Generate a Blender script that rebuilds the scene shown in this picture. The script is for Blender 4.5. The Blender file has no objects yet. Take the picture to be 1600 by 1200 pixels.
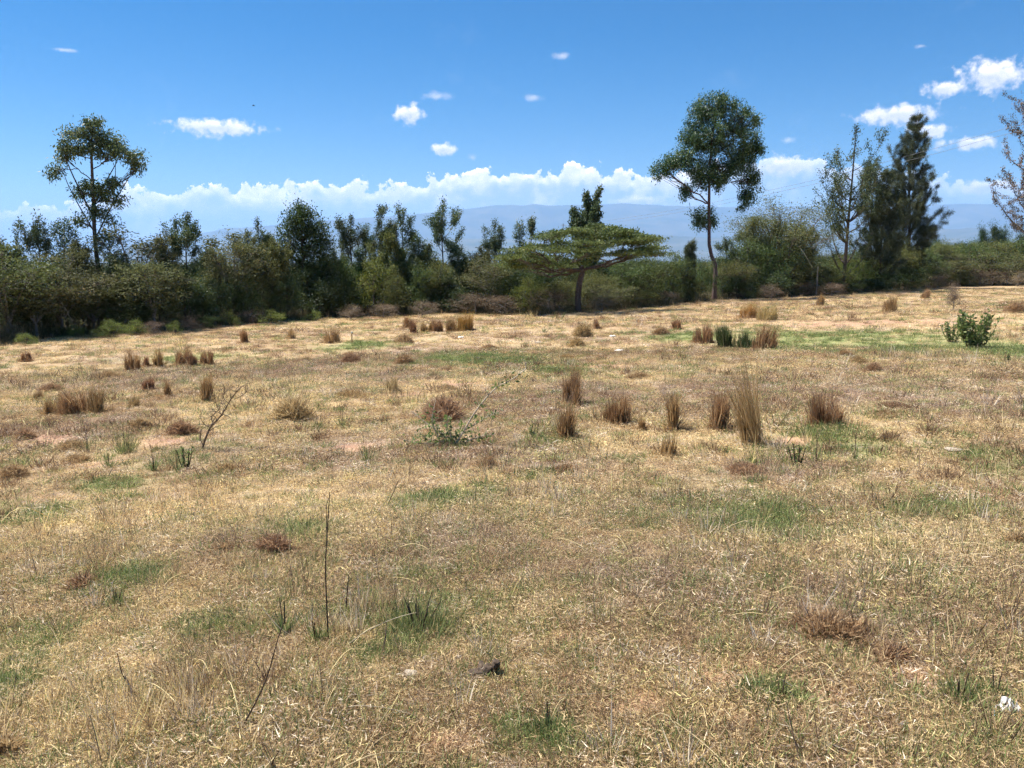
import bpy, math, random
import numpy as np

rng = np.random.default_rng(7)
random.seed(7)
scene = bpy.context.scene
col = scene.collection
R = math.radians

# ------------------------------------------------------------------ camera
FPX = 1256.0                      # focal length in pixels of a 1600 px wide frame
PITCH = math.atan(210.0 / FPX)    # horizon at row 390 of 1200
CAMZ = 1.6
cam_d = bpy.data.cameras.new('camera')
cam_d.sensor_width = 36.0
cam_d.lens = 36.0 * FPX / 1600.0
cam_d.clip_start = 0.05
cam_d.clip_end = 60000.0
cam = bpy.data.objects.new('camera', cam_d)
cam.location = (0, 0, CAMZ)
cam.rotation_euler = (math.pi / 2 - PITCH, 0, 0)
col.objects.link(cam)
scene.camera = cam

# ------------------------------------------------------------------ light and exposure
SUN_EL, SUN_AZ = R(60), R(-66)    # azimuth from +Y (view direction), clockwise positive
scene.view_settings.view_transform = 'Standard'
scene.view_settings.look = 'None'
scene.view_settings.gamma = 1.0
scene.view_settings.exposure = 1.08
scene.view_settings.use_curve_mapping = False
sun_d = bpy.data.lights.new('sun', 'SUN')
sun_d.energy = 5.0
sun_d.angle = R(0.53)
sun_d.color = (1.0, 0.96, 0.90)
sun = bpy.data.objects.new('sun', sun_d)
sdir = (math.sin(SUN_AZ) * math.cos(SUN_EL), math.cos(SUN_AZ) * math.cos(SUN_EL), math.sin(SUN_EL))
from mathutils import Vector
sun.rotation_euler = Vector(sdir).to_track_quat('Z', 'Y').to_euler()
sun.location = (-30, 20, 60)
col.objects.link(sun)

scene.cycles.max_bounces = 3
scene.cycles.diffuse_bounces = 2
scene.cycles.glossy_bounces = 2
scene.cycles.transmission_bounces = 2
scene.cycles.volume_bounces = 1
scene.cycles.use_denoising = True
scene.cycles.denoiser = 'OPENIMAGEDENOISE'
scene.cycles.denoising_prefilter = 'FAST'
scene.cycles.use_adaptive_sampling = True
scene.cycles.adaptive_threshold = 0.03
scene.cycles.adaptive_min_samples = 16
scene.cycles.sample_clamp_indirect = 4.0


# ------------------------------------------------------------------ pixel <-> world helpers
CT, ST = math.cos(PITCH), math.sin(PITCH)

def ray(px, py):
    a, b = (px - 800.0) / FPX, (600.0 - py) / FPX
    d = np.array([a, CT + b * ST, -ST + b * CT])
    return d

def azel(px, py):
    d = ray(px, py)
    d = d / np.linalg.norm(d)
    return math.degrees(math.atan2(d[0], d[1])), math.degrees(math.asin(d[2]))

def wp(px, py, y):
    d = ray(px, py)
    return np.array([0, 0, CAMZ]) + d * (y / d[1])

# ------------------------------------------------------------------ world: sky with clouds
world = bpy.data.worlds.new('World')
scene.world = world
world.use_nodes = True
world.cycles.sampling_method = 'NONE'
wt = world.node_tree
for n in list(wt.nodes):
    wt.nodes.remove(n)

class E:
    """tiny expression builder for math nodes"""
    def __init__(s, tree, sock):
        s.t, s.s = tree, sock
    @staticmethod
    def op(tree, o, *args, clamp=False):
        n = tree.nodes.new('ShaderNodeMath')
        n.operation = o
        n.use_clamp = clamp
        for i, a in enumerate(args):
            if isinstance(a, E):
                tree.links.new(a.s, n.inputs[i])
            else:
                n.inputs[i].default_value = a
        return E(tree, n.outputs[0])
    def __add__(s, o): return E.op(s.t, 'ADD', s, o)
    def __radd__(s, o): return E.op(s.t, 'ADD', s, o)
    def __sub__(s, o): return E.op(s.t, 'SUBTRACT', s, o)
    def __rsub__(s, o): return E.op(s.t, 'SUBTRACT', o, s)
    def __mul__(s, o): return E.op(s.t, 'MULTIPLY', s, o)
    def __rmul__(s, o): return E.op(s.t, 'MULTIPLY', s, o)
    def __truediv__(s, o): return E.op(s.t, 'DIVIDE', s, o)
    def mx(s, o): return E.op(s.t, 'MAXIMUM', s, o)
    def mn(s, o): return E.op(s.t, 'MINIMUM', s, o)
    def sat(s): return E.op(s.t, 'ADD', s, 0.0, clamp=True)
    def f(s, o, *a): return E.op(s.t, o, s, *a)
    def step(s, a, b):
        n = s.t.nodes.new('ShaderNodeMapRange')
        n.interpolation_type = 'SMOOTHSTEP'
        s.t.links.new(s.s, n.inputs['Value'])
        n.inputs['From Min'].default_value = a
        n.inputs['From Max'].default_value = b
        return E(s.t, n.outputs['Result'])

def noise3(tree, vec, scale, detail=6.0, rough=0.55, lac=2.0, offset=None, dist=0.0):
    if offset is not None:
        m = tree.nodes.new('ShaderNodeVectorMath'); m.operation = 'ADD'
        tree.links.new(vec, m.inputs[0]); m.inputs[1].default_value = offset
        vec = m.outputs[0]
    n = tree.nodes.new('ShaderNodeTexNoise')
    n.inputs['Scale'].default_value = scale
    n.inputs['Detail'].default_value = detail
    n.inputs['Roughness'].default_value = rough
    n.inputs['Lacunarity'].default_value = lac
    n.inputs['Distortion'].default_value = dist
    tree.links.new(vec, n.inputs['Vector'])
    return E(tree, n.outputs[0])

def mixcol(tree, fac, a, b):
    n = tree.nodes.new('ShaderNodeMix'); n.data_type = 'RGBA'
    for sock, v in ((n.inputs[0], fac), (n.inputs[6], a), (n.inputs[7], b)):
        if isinstance(v, E): tree.links.new(v.s, sock)
        elif isinstance(v, bpy.types.NodeSocket): tree.links.new(v, sock)
        elif isinstance(v, (tuple, list)): sock.default_value = (*v, 1.0)
        else: sock.default_value = v
    return n.outputs[2]

SKY_STRENGTH = 0.057
sky = wt.nodes.new('ShaderNodeTexSky')
sky.sky_type = 'NISHITA'
sky.sun_disc = False
sky.sun_elevation = SUN_EL
sky.sun_rotation = SUN_AZ
sky.altitude = 2000.0
sky.air_density = 1.0
sky.dust_density = 0.35
sky.ozone_density = 3.0
tc = wt.nodes.new('ShaderNodeTexCoord')
gen = tc.outputs['Generated']
sep = wt.nodes.new('ShaderNodeSeparateXYZ')
wt.links.new(gen, sep.inputs[0])
dx, dy, dz = (E(wt, sep.outputs[i]) for i in range(3))
az = E.op(wt, 'ARCTAN2', dx, dy) * 57.29578
el = dz.mn(1.0).mx(-1.0).f('ARCSINE') * 57.29578

def cloud_noise(offz):
    """billowy field in about -1..1; offz shifts the direction up, for light from above"""
    big = noise3(wt, gen, 19.0, 2.0, 0.5, offset=(3.1, 1.7, 0.4 + offz))
    mid = noise3(wt, gen, 46.0, 5.0, 0.60, offset=(0.3, 5.2, 2.2 + offz))
    return (big - 0.5) * 1.2 + (mid - 0.5) * 2.3

n0 = cloud_noise(0.0)
n1 = cloud_noise(0.006)

# height of the cumulus bank along the horizon
fc = wt.nodes.new('ShaderNodeFloatCurve')
cv = fc.mapping.curves[0]
prof = [(-180, 4.0), (-120, 5.0), (-75, 3.2), (-33, 2.5), (-28, 3.1), (-20.5, 4.6), (-10, 5.0), (0, 6.0), (9, 6.1),
        (18, 6.4), (27, 5.2), (33, 4.3), (60, 5.2), (120, 4.6), (180, 4.0)]
pts = [((a + 180.0) / 360.0, t / 10.0) for a, t in prof]
while len(cv.points) < len(pts):
    cv.points.new(0.5, 0.5)
for p, (a, t) in zip(cv.points, pts):
    p.location = (a, t)
fc.mapping.update()
wt.links.new(((az + 180.0) / 360.0).s, fc.inputs['Value'])
bank_top = E(wt, fc.outputs[0]) * 8.8
# right of the middle the bank is softer
soft = az.step(9.0, 17.0) * (1.0 - az.step(60.0, 80.0))
d0 = bank_top + n0 * 1.6 - el
d1 = bank_top + n1 * 1.6 - el
bank_a = d0.step(0.0, 0.16)
rim = (1.0 - d0.step(0.1, 1.9))
lit = ((d0 - d1) * 1.6 + 0.1).sat()
lower = noise3(wt, gen, 26.0, 5.0, 0.55, offset=(7.0, 2.0, 1.0))
body_a = 0.42 + lower.step(0.42, 0.72) * 0.42
bank_alpha = bank_a * (rim * 0.92 + (1.0 - rim) * body_a) * (1.0 - soft * 0.45) * el.step(-1.0, 0.6)
bank_white = (rim * (0.35 + lit * 0.75) + lower.step(0.5, 0.7) * 0.4).sat()

# single clouds: (px, py, half width, half height above base, half height below, opacity)
singles = [(340, 206, 72, 20, 9, 1.0), (641, 184, 27, 22, 12, .95), (694, 236, 24, 13, 8, .9), (737, 246, 8, 6, 5, .45),
           (877, 88, 15, 6, 5, .5), (833, 153, 16, 6, 5, .4), (685, 152, 26, 9, 5, .38), (1548, 130, 50, 32, 16, 1.0),
           (1472, 142, 26, 15, 11, .95), (1405, 184, 62, 20, 12, .9), (1452, 206, 32, 13, 9, .7), (1518, 226, 42, 12, 9, .75),
           (1233, 219, 13, 6, 5, .6), (1222, 262, 55, 18, 14, .7), (1545, 296, 48, 14, 9, .75), (1000, 316, 50, 11, 7, .8),
           (100, 78, 18, 3, 3, .22), (1440, 72, 8, 3, 3, .12)]
sing = []
for (px, py, rx, ru, rd, op) in singles:
    a0, e0 = azel(px, py)
    k = 57.3 / FPX
    sing.append((a0, e0, rx * k, ru * k, rd * k, op))
r2 = random.Random(5)
for i in range(9):                # the same kind of small clouds all round the horizon
    a0 = r2.uniform(40, 320)
    sing.append((a0 if a0 < 180 else a0 - 360, r2.uniform(7, 22), r2.uniform(.8, 3.2), r2.uniform(.4, 1.3), r2.uniform(.3, .6), r2.uniform(.5, 1)))
fine0 = noise3(wt, gen, 85.0, 4.0, 0.6, offset=(1.0, 9.0, 4.0)) - 0.5
cx_ = wt.nodes.new('ShaderNodeCombineXYZ')
wt.links.new(az.s, cx_.inputs[0]); wt.links.new(el.s, cx_.inputs[1])

def nearest_cloud(lst, lift=0.0):
    """distance field, in cloud radii, to the nearest of the listed clouds"""
    out = None
    for (a0, e0, rx, ru, rd, op) in lst:
        ry = (ru + rd) / 2
        ec = e0 + (ru - rd) / 2 + lift * ry
        sx, sy = math.cos(R(e0)) / rx, 1.0 / ry
        m = wt.nodes.new('ShaderNodeVectorMath'); m.operation = 'MULTIPLY_ADD'
        wt.links.new(cx_.outputs[0], m.inputs[0])
        m.inputs[1].default_value = (sx, sy, 0.0); m.inputs[2].default_value = (-a0 * sx, -ec * sy, 0.0)
        l = wt.nodes.new('ShaderNodeVectorMath'); l.operation = 'LENGTH'
        wt.links.new(m.outputs[0], l.inputs[0])
        e = E(wt, l.outputs['Value'])
        out = e if out is None else out.mn(e)
    return out

solid = [c_ for c_ in sing if c_[5] >= .65]
faint = [c_ for c_ in sing if c_[5] < .65]
q_ = nearest_cloud(solid)
den = (1.05 - q_) + fine0 * 1.9
sa = den.step(0.02, 0.75) * 0.97
q_up = nearest_cloud(solid, 0.5)
sw = (0.62 + (q_ - q_up) * 0.95 + fine0 * 1.1).sat()
sa = sa.mx(((1.05 - nearest_cloud(faint)) + fine0 * 1.9).step(-0.1, 1.3) * 0.42)
wisp = noise3(wt, gen, 9.0, 6.0, 0.6, offset=(4.0, 0.0, 8.0), dist=0.6).step(0.58, 0.85) * 0.16 * el.step(2.0, 6.0)

CL = 0.51 / SKY_STRENGTH
def cc(r, g, b): return (r * CL, g * CL, b * CL)
skycol = wt.nodes.new('ShaderNodeHueSaturation')
skycol.inputs['Saturation'].default_value = 1.5
skycol.inputs['Value'].default_value = 1.0
wt.links.new(sky.outputs[0], skycol.inputs['Color'])
c = mixcol(wt, wisp, skycol.outputs[0], cc(.80, .86, .95))
bank_col = mixcol(wt, bank_white, cc(.88, .90, 1.04), cc(2.35, 2.1, 1.85))
c = mixcol(wt, bank_alpha, c, bank_col)
sing_col = mixcol(wt, sw, cc(.80, .83, .96), cc(1.6, 1.46, 1.36))
c = mixcol(wt, sa, c, sing_col)
bg = wt.nodes.new('ShaderNodeBackground')
bg.inputs['Strength'].default_value = SKY_STRENGTH
wt.links.new(c, bg.inputs['Color'])
wo = wt.nodes.new('ShaderNodeOutputWorld')
wt.links.new(bg.outputs[0], wo.inputs['Surface'])

# ------------------------------------------------------------------ noise and terrain
def _h(ix, iy, s):
    h = (ix.astype(np.int64) * 374761393 + iy.astype(np.int64) * 668265263 + s * 1274126177) & 0x7fffffff
    h = ((h ^ (h >> 13)) * 1274126177) & 0x7fffffff
    return ((h ^ (h >> 16)) & 0xffff) / 65535.0

def vnoise(x, y, s=0):
    x = np.asarray(x, float); y = np.asarray(y, float)
    ix, iy = np.floor(x), np.floor(y)
    fx, fy = x - ix, y - iy
    fx = fx * fx * (3 - 2 * fx); fy = fy * fy * (3 - 2 * fy)
    a = _h(ix, iy, s); b = _h(ix + 1, iy, s); c_ = _h(ix, iy + 1, s); d = _h(ix + 1, iy + 1, s)
    return (a * (1 - fx) + b * fx) * (1 - fy) + (c_ * (1 - fx) + d * fx) * fy - 0.5

def fbm(x, y, o=4, s=0):
    t = 0; a = 1.0
    for i in range(o):
        t = t + a * vnoise(x * 2 ** i, y * 2 ** i, s + i * 17); a *= 0.5
    return t

def sst(a, b, x):
    t = np.clip((x - a) / (b - a), 0, 1)
    return t * t * (3 - 2 * t)

def H(x, y):
    x = np.asarray(x, float); y = np.asarray(y, float)
    r = np.hypot(x, y)
    ys = np.where(y > 0, 100 * np.tanh(y / 100), 40 * np.tanh(y / 40))
    xs = 110 * np.tanh(x / 110)
    z = -0.045 * ys + 0.03 * xs
    right = sst(0.30, 0.65, x / np.maximum(np.abs(y), 1.0)) * (y > 0)
    r0 = 70 + 90 * right
    s = np.clip((r - r0) / 2000.0, 0, 1)
    z = z - 112 * s * s * (3 - 2 * s) - 3.0 * sst(0, 120, r - r0) * (1 - right)
    near = 1 - sst(60, 130, r)
    z = z + near * (0.10 * fbm(x / 4.0, y / 4.0, 3, 3) + 0.05 * fbm(x / 0.9, y / 0.9, 2, 9))
    z = z + (1 - near) * 3.0 * fbm(x / 160.0, y / 160.0, 3, 5) * sst(80, 300, r)
    return z

def pg(px, py):
    """where the ray through a pixel meets the ground"""
    d = ray(px, py)
    t = np.geomspace(1.0, 400.0, 6000)
    P = np.array([0, 0, CAMZ])[:, None] + d[:, None] * t
    below = P[2] < H(P[0], P[1])
    i = int(np.argmax(below))
    p = P[:, i]
    return np.array([p[0], p[1], float(H(p[0], p[1]))])

def scale_at(p):
    """metres per pixel (1600 px frame) at a world point"""
    return (p[1] * CT - (p[2] - CAMZ) * ST) / FPX

def on_ground(px, y):
    """ground point at forward distance y that shows at picture column px"""
    x = (px - 800) / FPX * y
    for _ in range(4):
        z = float(H(x, y)); x = (px - 800) * scale_at((x, y, z))
    return np.array([x, y, float(H(x, y))])

# ------------------------------------------------------------------ mesh helpers
class MB:
    def __init__(s):
        s.v = []; s.f = []; s.n = 0; s.var = []
    def add(s, v, f, var=None):
        v = np.asarray(v, float).reshape(-1, 3); f = np.asarray(f, np.int64)
        s.v.append(v); s.f.append(f + s.n); s.n += len(v)
        if var is None: var = np.full(len(f), 0.5)
        s.var.append(np.broadcast_to(np.asarray(var, float), (len(f),)))
        return s
    def mesh(s, name, mat, smooth=False):
        me = bpy.data.meshes.new(name)
        V = np.concatenate(s.v)
        loops = np.concatenate([f.ravel() for f in s.f])
        sizes = np.concatenate([np.full(len(f), f.shape[1]) for f in s.f])
        starts = np.concatenate([[0], np.cumsum(sizes)[:-1]])
        me.vertices.add(len(V)); me.vertices.foreach_set('co', V.ravel())
        me.loops.add(len(loops)); me.loops.foreach_set('vertex_index', loops.astype(np.int32))
        me.polygons.add(len(sizes)); me.polygons.foreach_set('loop_start', starts.astype(np.int32))
        a = me.attributes.new('var', 'FLOAT', 'FACE')
        a.data.foreach_set('value', np.concatenate(s.var).astype(np.float32))
        if smooth: me.polygons.foreach_set('use_smooth', np.ones(len(sizes), bool))
        me.update(calc_edges=True)
        me.materials.append(mat)
        return me

def nrm(a):
    return a / np.maximum(np.linalg.norm(a, axis=-1, keepdims=True), 1e-9)

def tube(mb, pts, radii, k=6, var=0.5):
    pts = np.asarray(pts, float); radii = np.asarray(radii, float); n = len(pts)
    t = nrm(np.gradient(pts, axis=0))
    ref = np.array([0.31, 0.95, 0.02])
    a = nrm(np.cross(t, ref)); b = np.cross(t, a)
    an = np.arange(k) * 2 * math.pi / k
    ring = pts[:, None] + radii[:, None, None] * (np.cos(an)[None, :, None] * a[:, None] + np.sin(an)[None, :, None] * b[:, None])
    i = np.arange(n - 1)[:, None] * k; j = np.arange(k)[None]; j2 = (j + 1) % k
    f = np.stack([i + j, i + j2, i + k + j2, i + k + j], -1).reshape(-1, 4)
    mb.add(ring.reshape(-1, 3), f, var)
    mb.add(ring[-1], [list(range(k))], var)

def twigs(mb, P0, P1, r0, r1, var=0.5, bend=0.0):
    P0 = np.asarray(P0, float); P1 = np.asarray(P1, float); n = len(P0)
    if n == 0: return
    t = nrm(P1 - P0)
    ref = np.where(np.abs(t[:, 2:3]) > 0.9, np.array([[1.0, 0, 0]]), np.array([[0, 0, 1.0]]))
    a = nrm(np.cross(t, ref)); b = np.cross(t, a)
    L = np.linalg.norm(P1 - P0, axis=1, keepdims=True)
    M = (P0 + P1) / 2 + np.array([[0, 0, 1]]) * L * bend
    r0 = np.broadcast_to(r0, (n,))[:, None]; r1 = np.broadcast_to(r1, (n,))[:, None]
    V = []
    for (P, r) in ((P0, r0), (M, (r0 + r1) / 2), (P1, r1)):
        for q in range(3):
            an = q * 2 * math.pi / 3
            V.append(P + r * (math.cos(an) * a + math.sin(an) * b))
    V = np.stack(V, 1)
    loc = [[s * 3 + q, s * 3 + (q + 1) % 3, (s + 1) * 3 + (q + 1) % 3, (s + 1) * 3 + q] for s in range(2) for q in range(3)]
    f = (np.arange(n)[:, None, None] * 9 + np.array(loc)[None]).reshape(-1, 4)
    mb.add(V.reshape(-1, 3), f, var)

def leaves(mb, P, D, L, W, var, rg, fold=0.0):
    """leaf-shaped quads at P growing along D"""
    n = len(P)
    D = nrm(D)
    S = nrm(np.cross(D, rg.normal(size=(n, 3))))
    L = np.broadcast_to(L, (n,))[:, None]; W = np.broadcast_to(W, (n,))[:, None]
    N = np.cross(D, S)
    mid = P + D * L * 0.45 + N * L * fold
    V = np.stack([P, mid + S * W / 2, P + D * L, mid - S * W / 2], 1)
    f = (np.arange(n)[:, None] * 4 + np.arange(4)[None])
    mb.add(V.reshape(-1, 3), f, var)

def blades(mb, P, D, L, W, var, rg, curl=0.35, droop=0.0):
    """grass blades: two quads-and-a-tip, bent"""
    n = len(P)
    D = nrm(D)
    S = nrm(np.cross(D, rg.normal(size=(n, 3))))
    L = np.broadcast_to(L, (n,))[:, None]; W = np.broadcast_to(W, (n,))[:, None]
    out = nrm(np.cross(S, D)) * rg.normal(0, curl, (n, 1)) + np.array([[0, 0, -1.0]]) * droop * np.abs(rg.normal(1, .4, (n, 1)))
    mid = P + D * L * 0.5 + out * L * 0.18
    tip = P + D * L * 0.97 + out * L * 0.55
    V = np.stack([P - S * W / 2, P + S * W / 2, mid + S * W * .42, mid - S * W * .42, tip], 1)
    q = (np.arange(n)[:, None] * 5 + np.array([0, 1, 2, 3])[None])
    t = (np.arange(n)[:, None] * 5 + np.array([3, 2, 4])[None])
    b0 = mb.n
    mb.add(V.reshape(-1, 3), q, var)
    mb.f.append(t + b0); mb.var.append(np.broadcast_to(np.asarray(var, float), (n,)))

def obj(name, me, parent=None, loc=None, rz=0.0, sc=None):
    o = bpy.data.objects.new(name, me)
    col.objects.link(o)
    if parent is not None: o.parent = parent
    if loc is not None: o.location = tuple(loc)
    if rz: o.rotation_euler[2] = rz
    if sc is not None: o.scale = sc
    return o

def tag(o, label, cat, group=None, kind=None):
    o['label'] = label; o['category'] = cat
    if group: o['group'] = group
    if kind: o['kind'] = kind
    return o

# ------------------------------------------------------------------ materials
def lin(h):
    """sRGB 0..255 triple to linear"""
    return tuple((v / 255 / 12.92 if v / 255 < .04045 else ((v / 255 + .055) / 1.055) ** 2.4) for v in h)

def leaf_mat(name, ca, cb, cc_=None, transl=0.35, rough=0.6, rnd=0.25, spec=0.25):
    m = bpy.data.materials.new(name); m.use_nodes = True
    t = m.node_tree; t.nodes.clear()
    at = t.nodes.new('ShaderNodeAttribute'); at.attribute_name = 'var'
    rp = t.nodes.new('ShaderNodeValToRGB')
    rp.color_ramp.elements[0].color = (*ca, 1); rp.color_ramp.elements[1].color = (*cb, 1)
    rp.color_ramp.elements[0].position = 0.05; rp.color_ramp.elements[1].position = 0.85
    if cc_:
        e = rp.color_ramp.elements.new(0.97); e.color = (*cc_, 1)
    t.links.new(at.outputs['Fac'], rp.inputs[0])
    oi = t.nodes.new('ShaderNodeObjectInfo')
    hs = t.nodes.new('ShaderNodeHueSaturation')
    h = E(t, oi.outputs['Random'])
    t.links.new((h * 0.03 + 0.485).s, hs.inputs['Hue'])
    t.links.new((h * rnd * 2 + (1 - rnd)).s, hs.inputs['Value'])
    t.links.new(rp.outputs[0], hs.inputs['Color'])
    p = t.nodes.new('ShaderNodeBsdfPrincipled')
    p.inputs['Roughness'].default_value = rough
    p.inputs['Specular IOR Level'].default_value = spec
    t.links.new(hs.outputs[0], p.inputs['Base Color'])
    tr = t.nodes.new('ShaderNodeBsdfTranslucent')
    t.links.new(hs.outputs[0], tr.inputs['Color'])
    mx = t.nodes.new('ShaderNodeMixShader'); mx.inputs[0].default_value = transl
    t.links.new(p.outputs[0], mx.inputs[1]); t.links.new(tr.outputs[0], mx.inputs[2])
    out = t.nodes.new('ShaderNodeOutputMaterial'); t.links.new(mx.outputs[0], out.inputs[0])
    return m

def solid_mat(name, ca, cb, scale=8.0, rough=0.85, bump=0.3, coords='Object'):
    m = bpy.data.materials.new(name); m.use_nodes = True
    t = m.node_tree; t.nodes.clear()
    tcn = t.nodes.new('ShaderNodeTexCoord')
    nz = noise3(t, tcn.outputs[coords], scale, 6.0, 0.6)
    cx = mixcol(t, nz.step(0.3, 0.7), ca, cb)
    p = t.nodes.new('ShaderNodeBsdfPrincipled'); p.inputs['Roughness'].default_value = rough
    p.inputs['Specular IOR Level'].default_value = 0.25
    t.links.new(cx, p.inputs['Base Color'])
    b = t.nodes.new('ShaderNodeBump'); b.inputs['Strength'].default_value = bump; b.inputs['Distance'].default_value = 0.02
    t.links.new(nz.s, b.inputs['Height']); t.links.new(b.outputs[0], p.inputs['Normal'])
    out = t.nodes.new('ShaderNodeOutputMaterial'); t.links.new(p.outputs[0], out.inputs[0])
    return m

M = {}
M['bark_dark'] = solid_mat('bark_dark', (.055, .040, .032), (.11, .085, .07), 14)
M['bark_red'] = solid_mat('bark_red', (.075, .045, .04), (.15, .10, .085), 9)
M['bark_grey'] = solid_mat('bark_grey', (.12, .105, .09), (.24, .21, .18), 14)
M['gum_leaf_fresh'] = leaf_mat('gum_leaf_fresh', (.050, .088, .032), (.15, .205, .075), (.30, .32, .15), .35, .5, .05, .4)
M['gum_leaf'] = leaf_mat('gum_leaf', (.034, .070, .024), (.10, .155, .052), (.22, .25, .105), .32, .45, .05, .4)
M['gum_leaf_olive'] = leaf_mat('gum_leaf_olive', (0.049, 0.067, 0.031), (0.140, 0.161, 0.070), (0.266, 0.252, 0.126), .25, .5, .05, .4)
M['acacia_leaf'] = leaf_mat('acacia_leaf', (.060, .090, .026), (.16, .20, .060), (.27, .28, .095), .35, .6, .08)
M['dry_acacia_leaf'] = leaf_mat('dry_acacia_leaf', (.070, .082, .030), (.175, .180, .068), (.33, .27, .13), .32, .7, .2)
M['sparse_leaf'] = leaf_mat('sparse_leaf', (.040, .068, .026), (.125, .165, .070), (.27, .23, .13), .32, .5, .15)
M['red_leaf'] = leaf_mat('red_leaf', (0.078, 0.065, 0.039), (0.221, 0.143, 0.098), (0.429, 0.195, 0.143), .3, .5, .1)
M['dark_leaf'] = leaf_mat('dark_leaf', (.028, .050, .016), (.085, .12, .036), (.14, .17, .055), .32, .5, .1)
M['bush_leaf'] = leaf_mat('bush_leaf', (.042, .070, .020), (.13, .17, .048), (.23, .26, .085), .38, .55, .25)
M['olive_leaf'] = leaf_mat('olive_leaf', (.070, .085, .026), (.19, .20, .060), (.32, .29, .10), .38, .6, .2)
M['bright_leaf'] = leaf_mat('bright_leaf', (0.084, 0.119, 0.021), (0.224, 0.266, 0.049), (0.364, 0.350, 0.084), .35, .55, .15)
M['needle'] = leaf_mat('needle', (0.042, 0.059, 0.028), (0.105, 0.126, 0.059), (0.196, 0.196, 0.112), .2, .6, .1)
M['dry_twig'] = leaf_mat('dry_twig', (0.120, 0.084, 0.054), (0.264, 0.192, 0.120), (0.396, 0.300, 0.192), .1, .8, .2)
M['undergrowth'] = leaf_mat('undergrowth', (0.070, 0.077, 0.028), (0.182, 0.140, 0.077), (0.364, 0.266, 0.154), .2, .8, .0)
M['clump_brown'] = leaf_mat('clump_brown', (.19, .100, .046), (.46, .285, .14), (.64, .48, .26), .4, .7, .12)
M['clump_orange'] = leaf_mat('clump_orange', (.30, .17, .05), (.52, .33, .10), (.60, .43, .17), .35, .7, .08)
M['clump_tan'] = leaf_mat('clump_tan', (.28, .18, .080), (.56, .40, .19), (.70, .54, .30), .4, .7, .1)
M['clump_green'] = leaf_mat('clump_green', (.045, .065, .025), (.12, .15, .05), (.30, .24, .11), .3, .6, .1)
M['tussock'] = leaf_mat('tussock', (.24, .142, .072), (.52, .35, .185), (.66, .50, .29), .4, .8, .15)
M['weed_leaf'] = leaf_mat('weed_leaf', (.075, .125, .036), (.19, .26, .080), (.31, .36, .13), .4, .5, .1)
M['weed_blade'] = leaf_mat('weed_blade', (.10, .14, .05), (.27, .31, .115), (.56, .45, .23), .4, .6, .1)
M['stem_dark'] = solid_mat('stem_dark', (.045, .03, .022), (.10, .065, .04), 60)
M['stem_brown'] = solid_mat('stem_brown', (.09, .06, .04), (.20, .145, .095), 60)
M['stick_pale'] = solid_mat('stick_pale', (.34, .27, .18), (.52, .44, .31), 40)
M['stone'] = solid_mat('stone', (.30, .24, .175), (.46, .39, .30), 60)
M['stone_white'] = solid_mat('stone_white', (.62, .57, .48), (.78, .74, .66), 30)
M['dung'] = solid_mat('dung', (.045, .032, .024), (.13, .09, .06), 40)
M['post'] = solid_mat('post', (.20, .17, .14), (.36, .32, .27), 20)
M['post_cap'] = solid_mat('post_cap', (.55, .52, .47), (.72, .69, .64), 20)
M['wire'] = solid_mat('wire', (.18, .18, .19), (.28, .28, .29), 3, 0.5, 0.0)
M['plastic'] = solid_mat('plastic', (.46, .43, .38), (.72, .71, .69), 45, 0.45, 0.2)
M['plastic_blue'] = solid_mat('plastic_blue', (.05, .22, .42), (.12, .40, .62), 25, 0.35, 0.2)
M['bird'] = solid_mat('bird', (.02, .02, .02), (.06, .05, .05), 30)

# ------------------------------------------------------------------ colour zones of the field (albedo only)
def blob(px, py, rx, ry):
    c0 = pg(px, py); a = pg(px, py - ry); b = pg(px, py + ry)
    return (c0[0], c0[1], rx * scale_at(c0), max(abs(a[1] - b[1]) / 2, 0.1))

GREEN = [blob(*b) for b in [(1300, 527, 150, 14), (1440, 540, 90, 12), (1555, 545, 90, 26), (640, 965, 95, 42), (600, 1005, 60, 22), (330, 985, 75, 26), (55, 1000, 60, 22),
         (190, 905, 60, 20), (660, 900, 60, 14), (1215, 815, 80, 18), (1560, 720, 60, 25), (1300, 690, 70, 22), (720, 560, 60, 8), (780, 565, 70, 8), (70, 800, 80, 16),
         (1215, 1075, 50, 18), (1510, 1085, 50, 22), (840, 1140, 60, 30), (700, 780, 60, 12), (470, 830, 40, 12), (860, 685, 40, 12), (1050, 760, 40, 10), (1480, 800, 70, 14),
         (880, 580, 60, 7), (560, 540, 60, 6), (1080, 525, 70, 8), (150, 760, 60, 12), (1560, 1180, 60, 25), (10, 1060, 60, 30), (300, 560, 60, 6)]]
PURP = [blob(*b) for b in [(1420, 610, 230, 28), (1150, 600, 120, 14), (480, 575, 110, 12), (220, 590, 160, 14), (540, 690, 90, 14), (860, 720, 110, 18), (1340, 960, 90, 40), (700, 840, 90, 25),
        (1000, 900, 110, 40), (900, 610, 90, 14), (360, 850, 80, 22), (600, 590, 100, 10), (1230, 735, 90, 14), (100, 690, 120, 20), (330, 700, 100, 18)]]
SOIL = [blob(*b) for b in [(1440, 1062, 75, 26), (1290, 1085, 60, 20), (1110, 1060, 45, 14), (1180, 1045, 40, 14), (1150, 1115, 50, 14), (80, 690, 45, 10), (150, 725, 45, 8), (560, 700, 35, 6), (265, 690, 45, 8),
        (700, 600, 70, 7), (640, 620, 40, 5), (930, 575, 60, 6), (1240, 690, 40, 8), (1500, 545, 30, 4), (1340, 505, 150, 4), (880, 1000, 30, 8), (220, 1030, 40, 14), (1000, 1100, 60, 18), (680, 1160, 50, 16)]]
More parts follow.
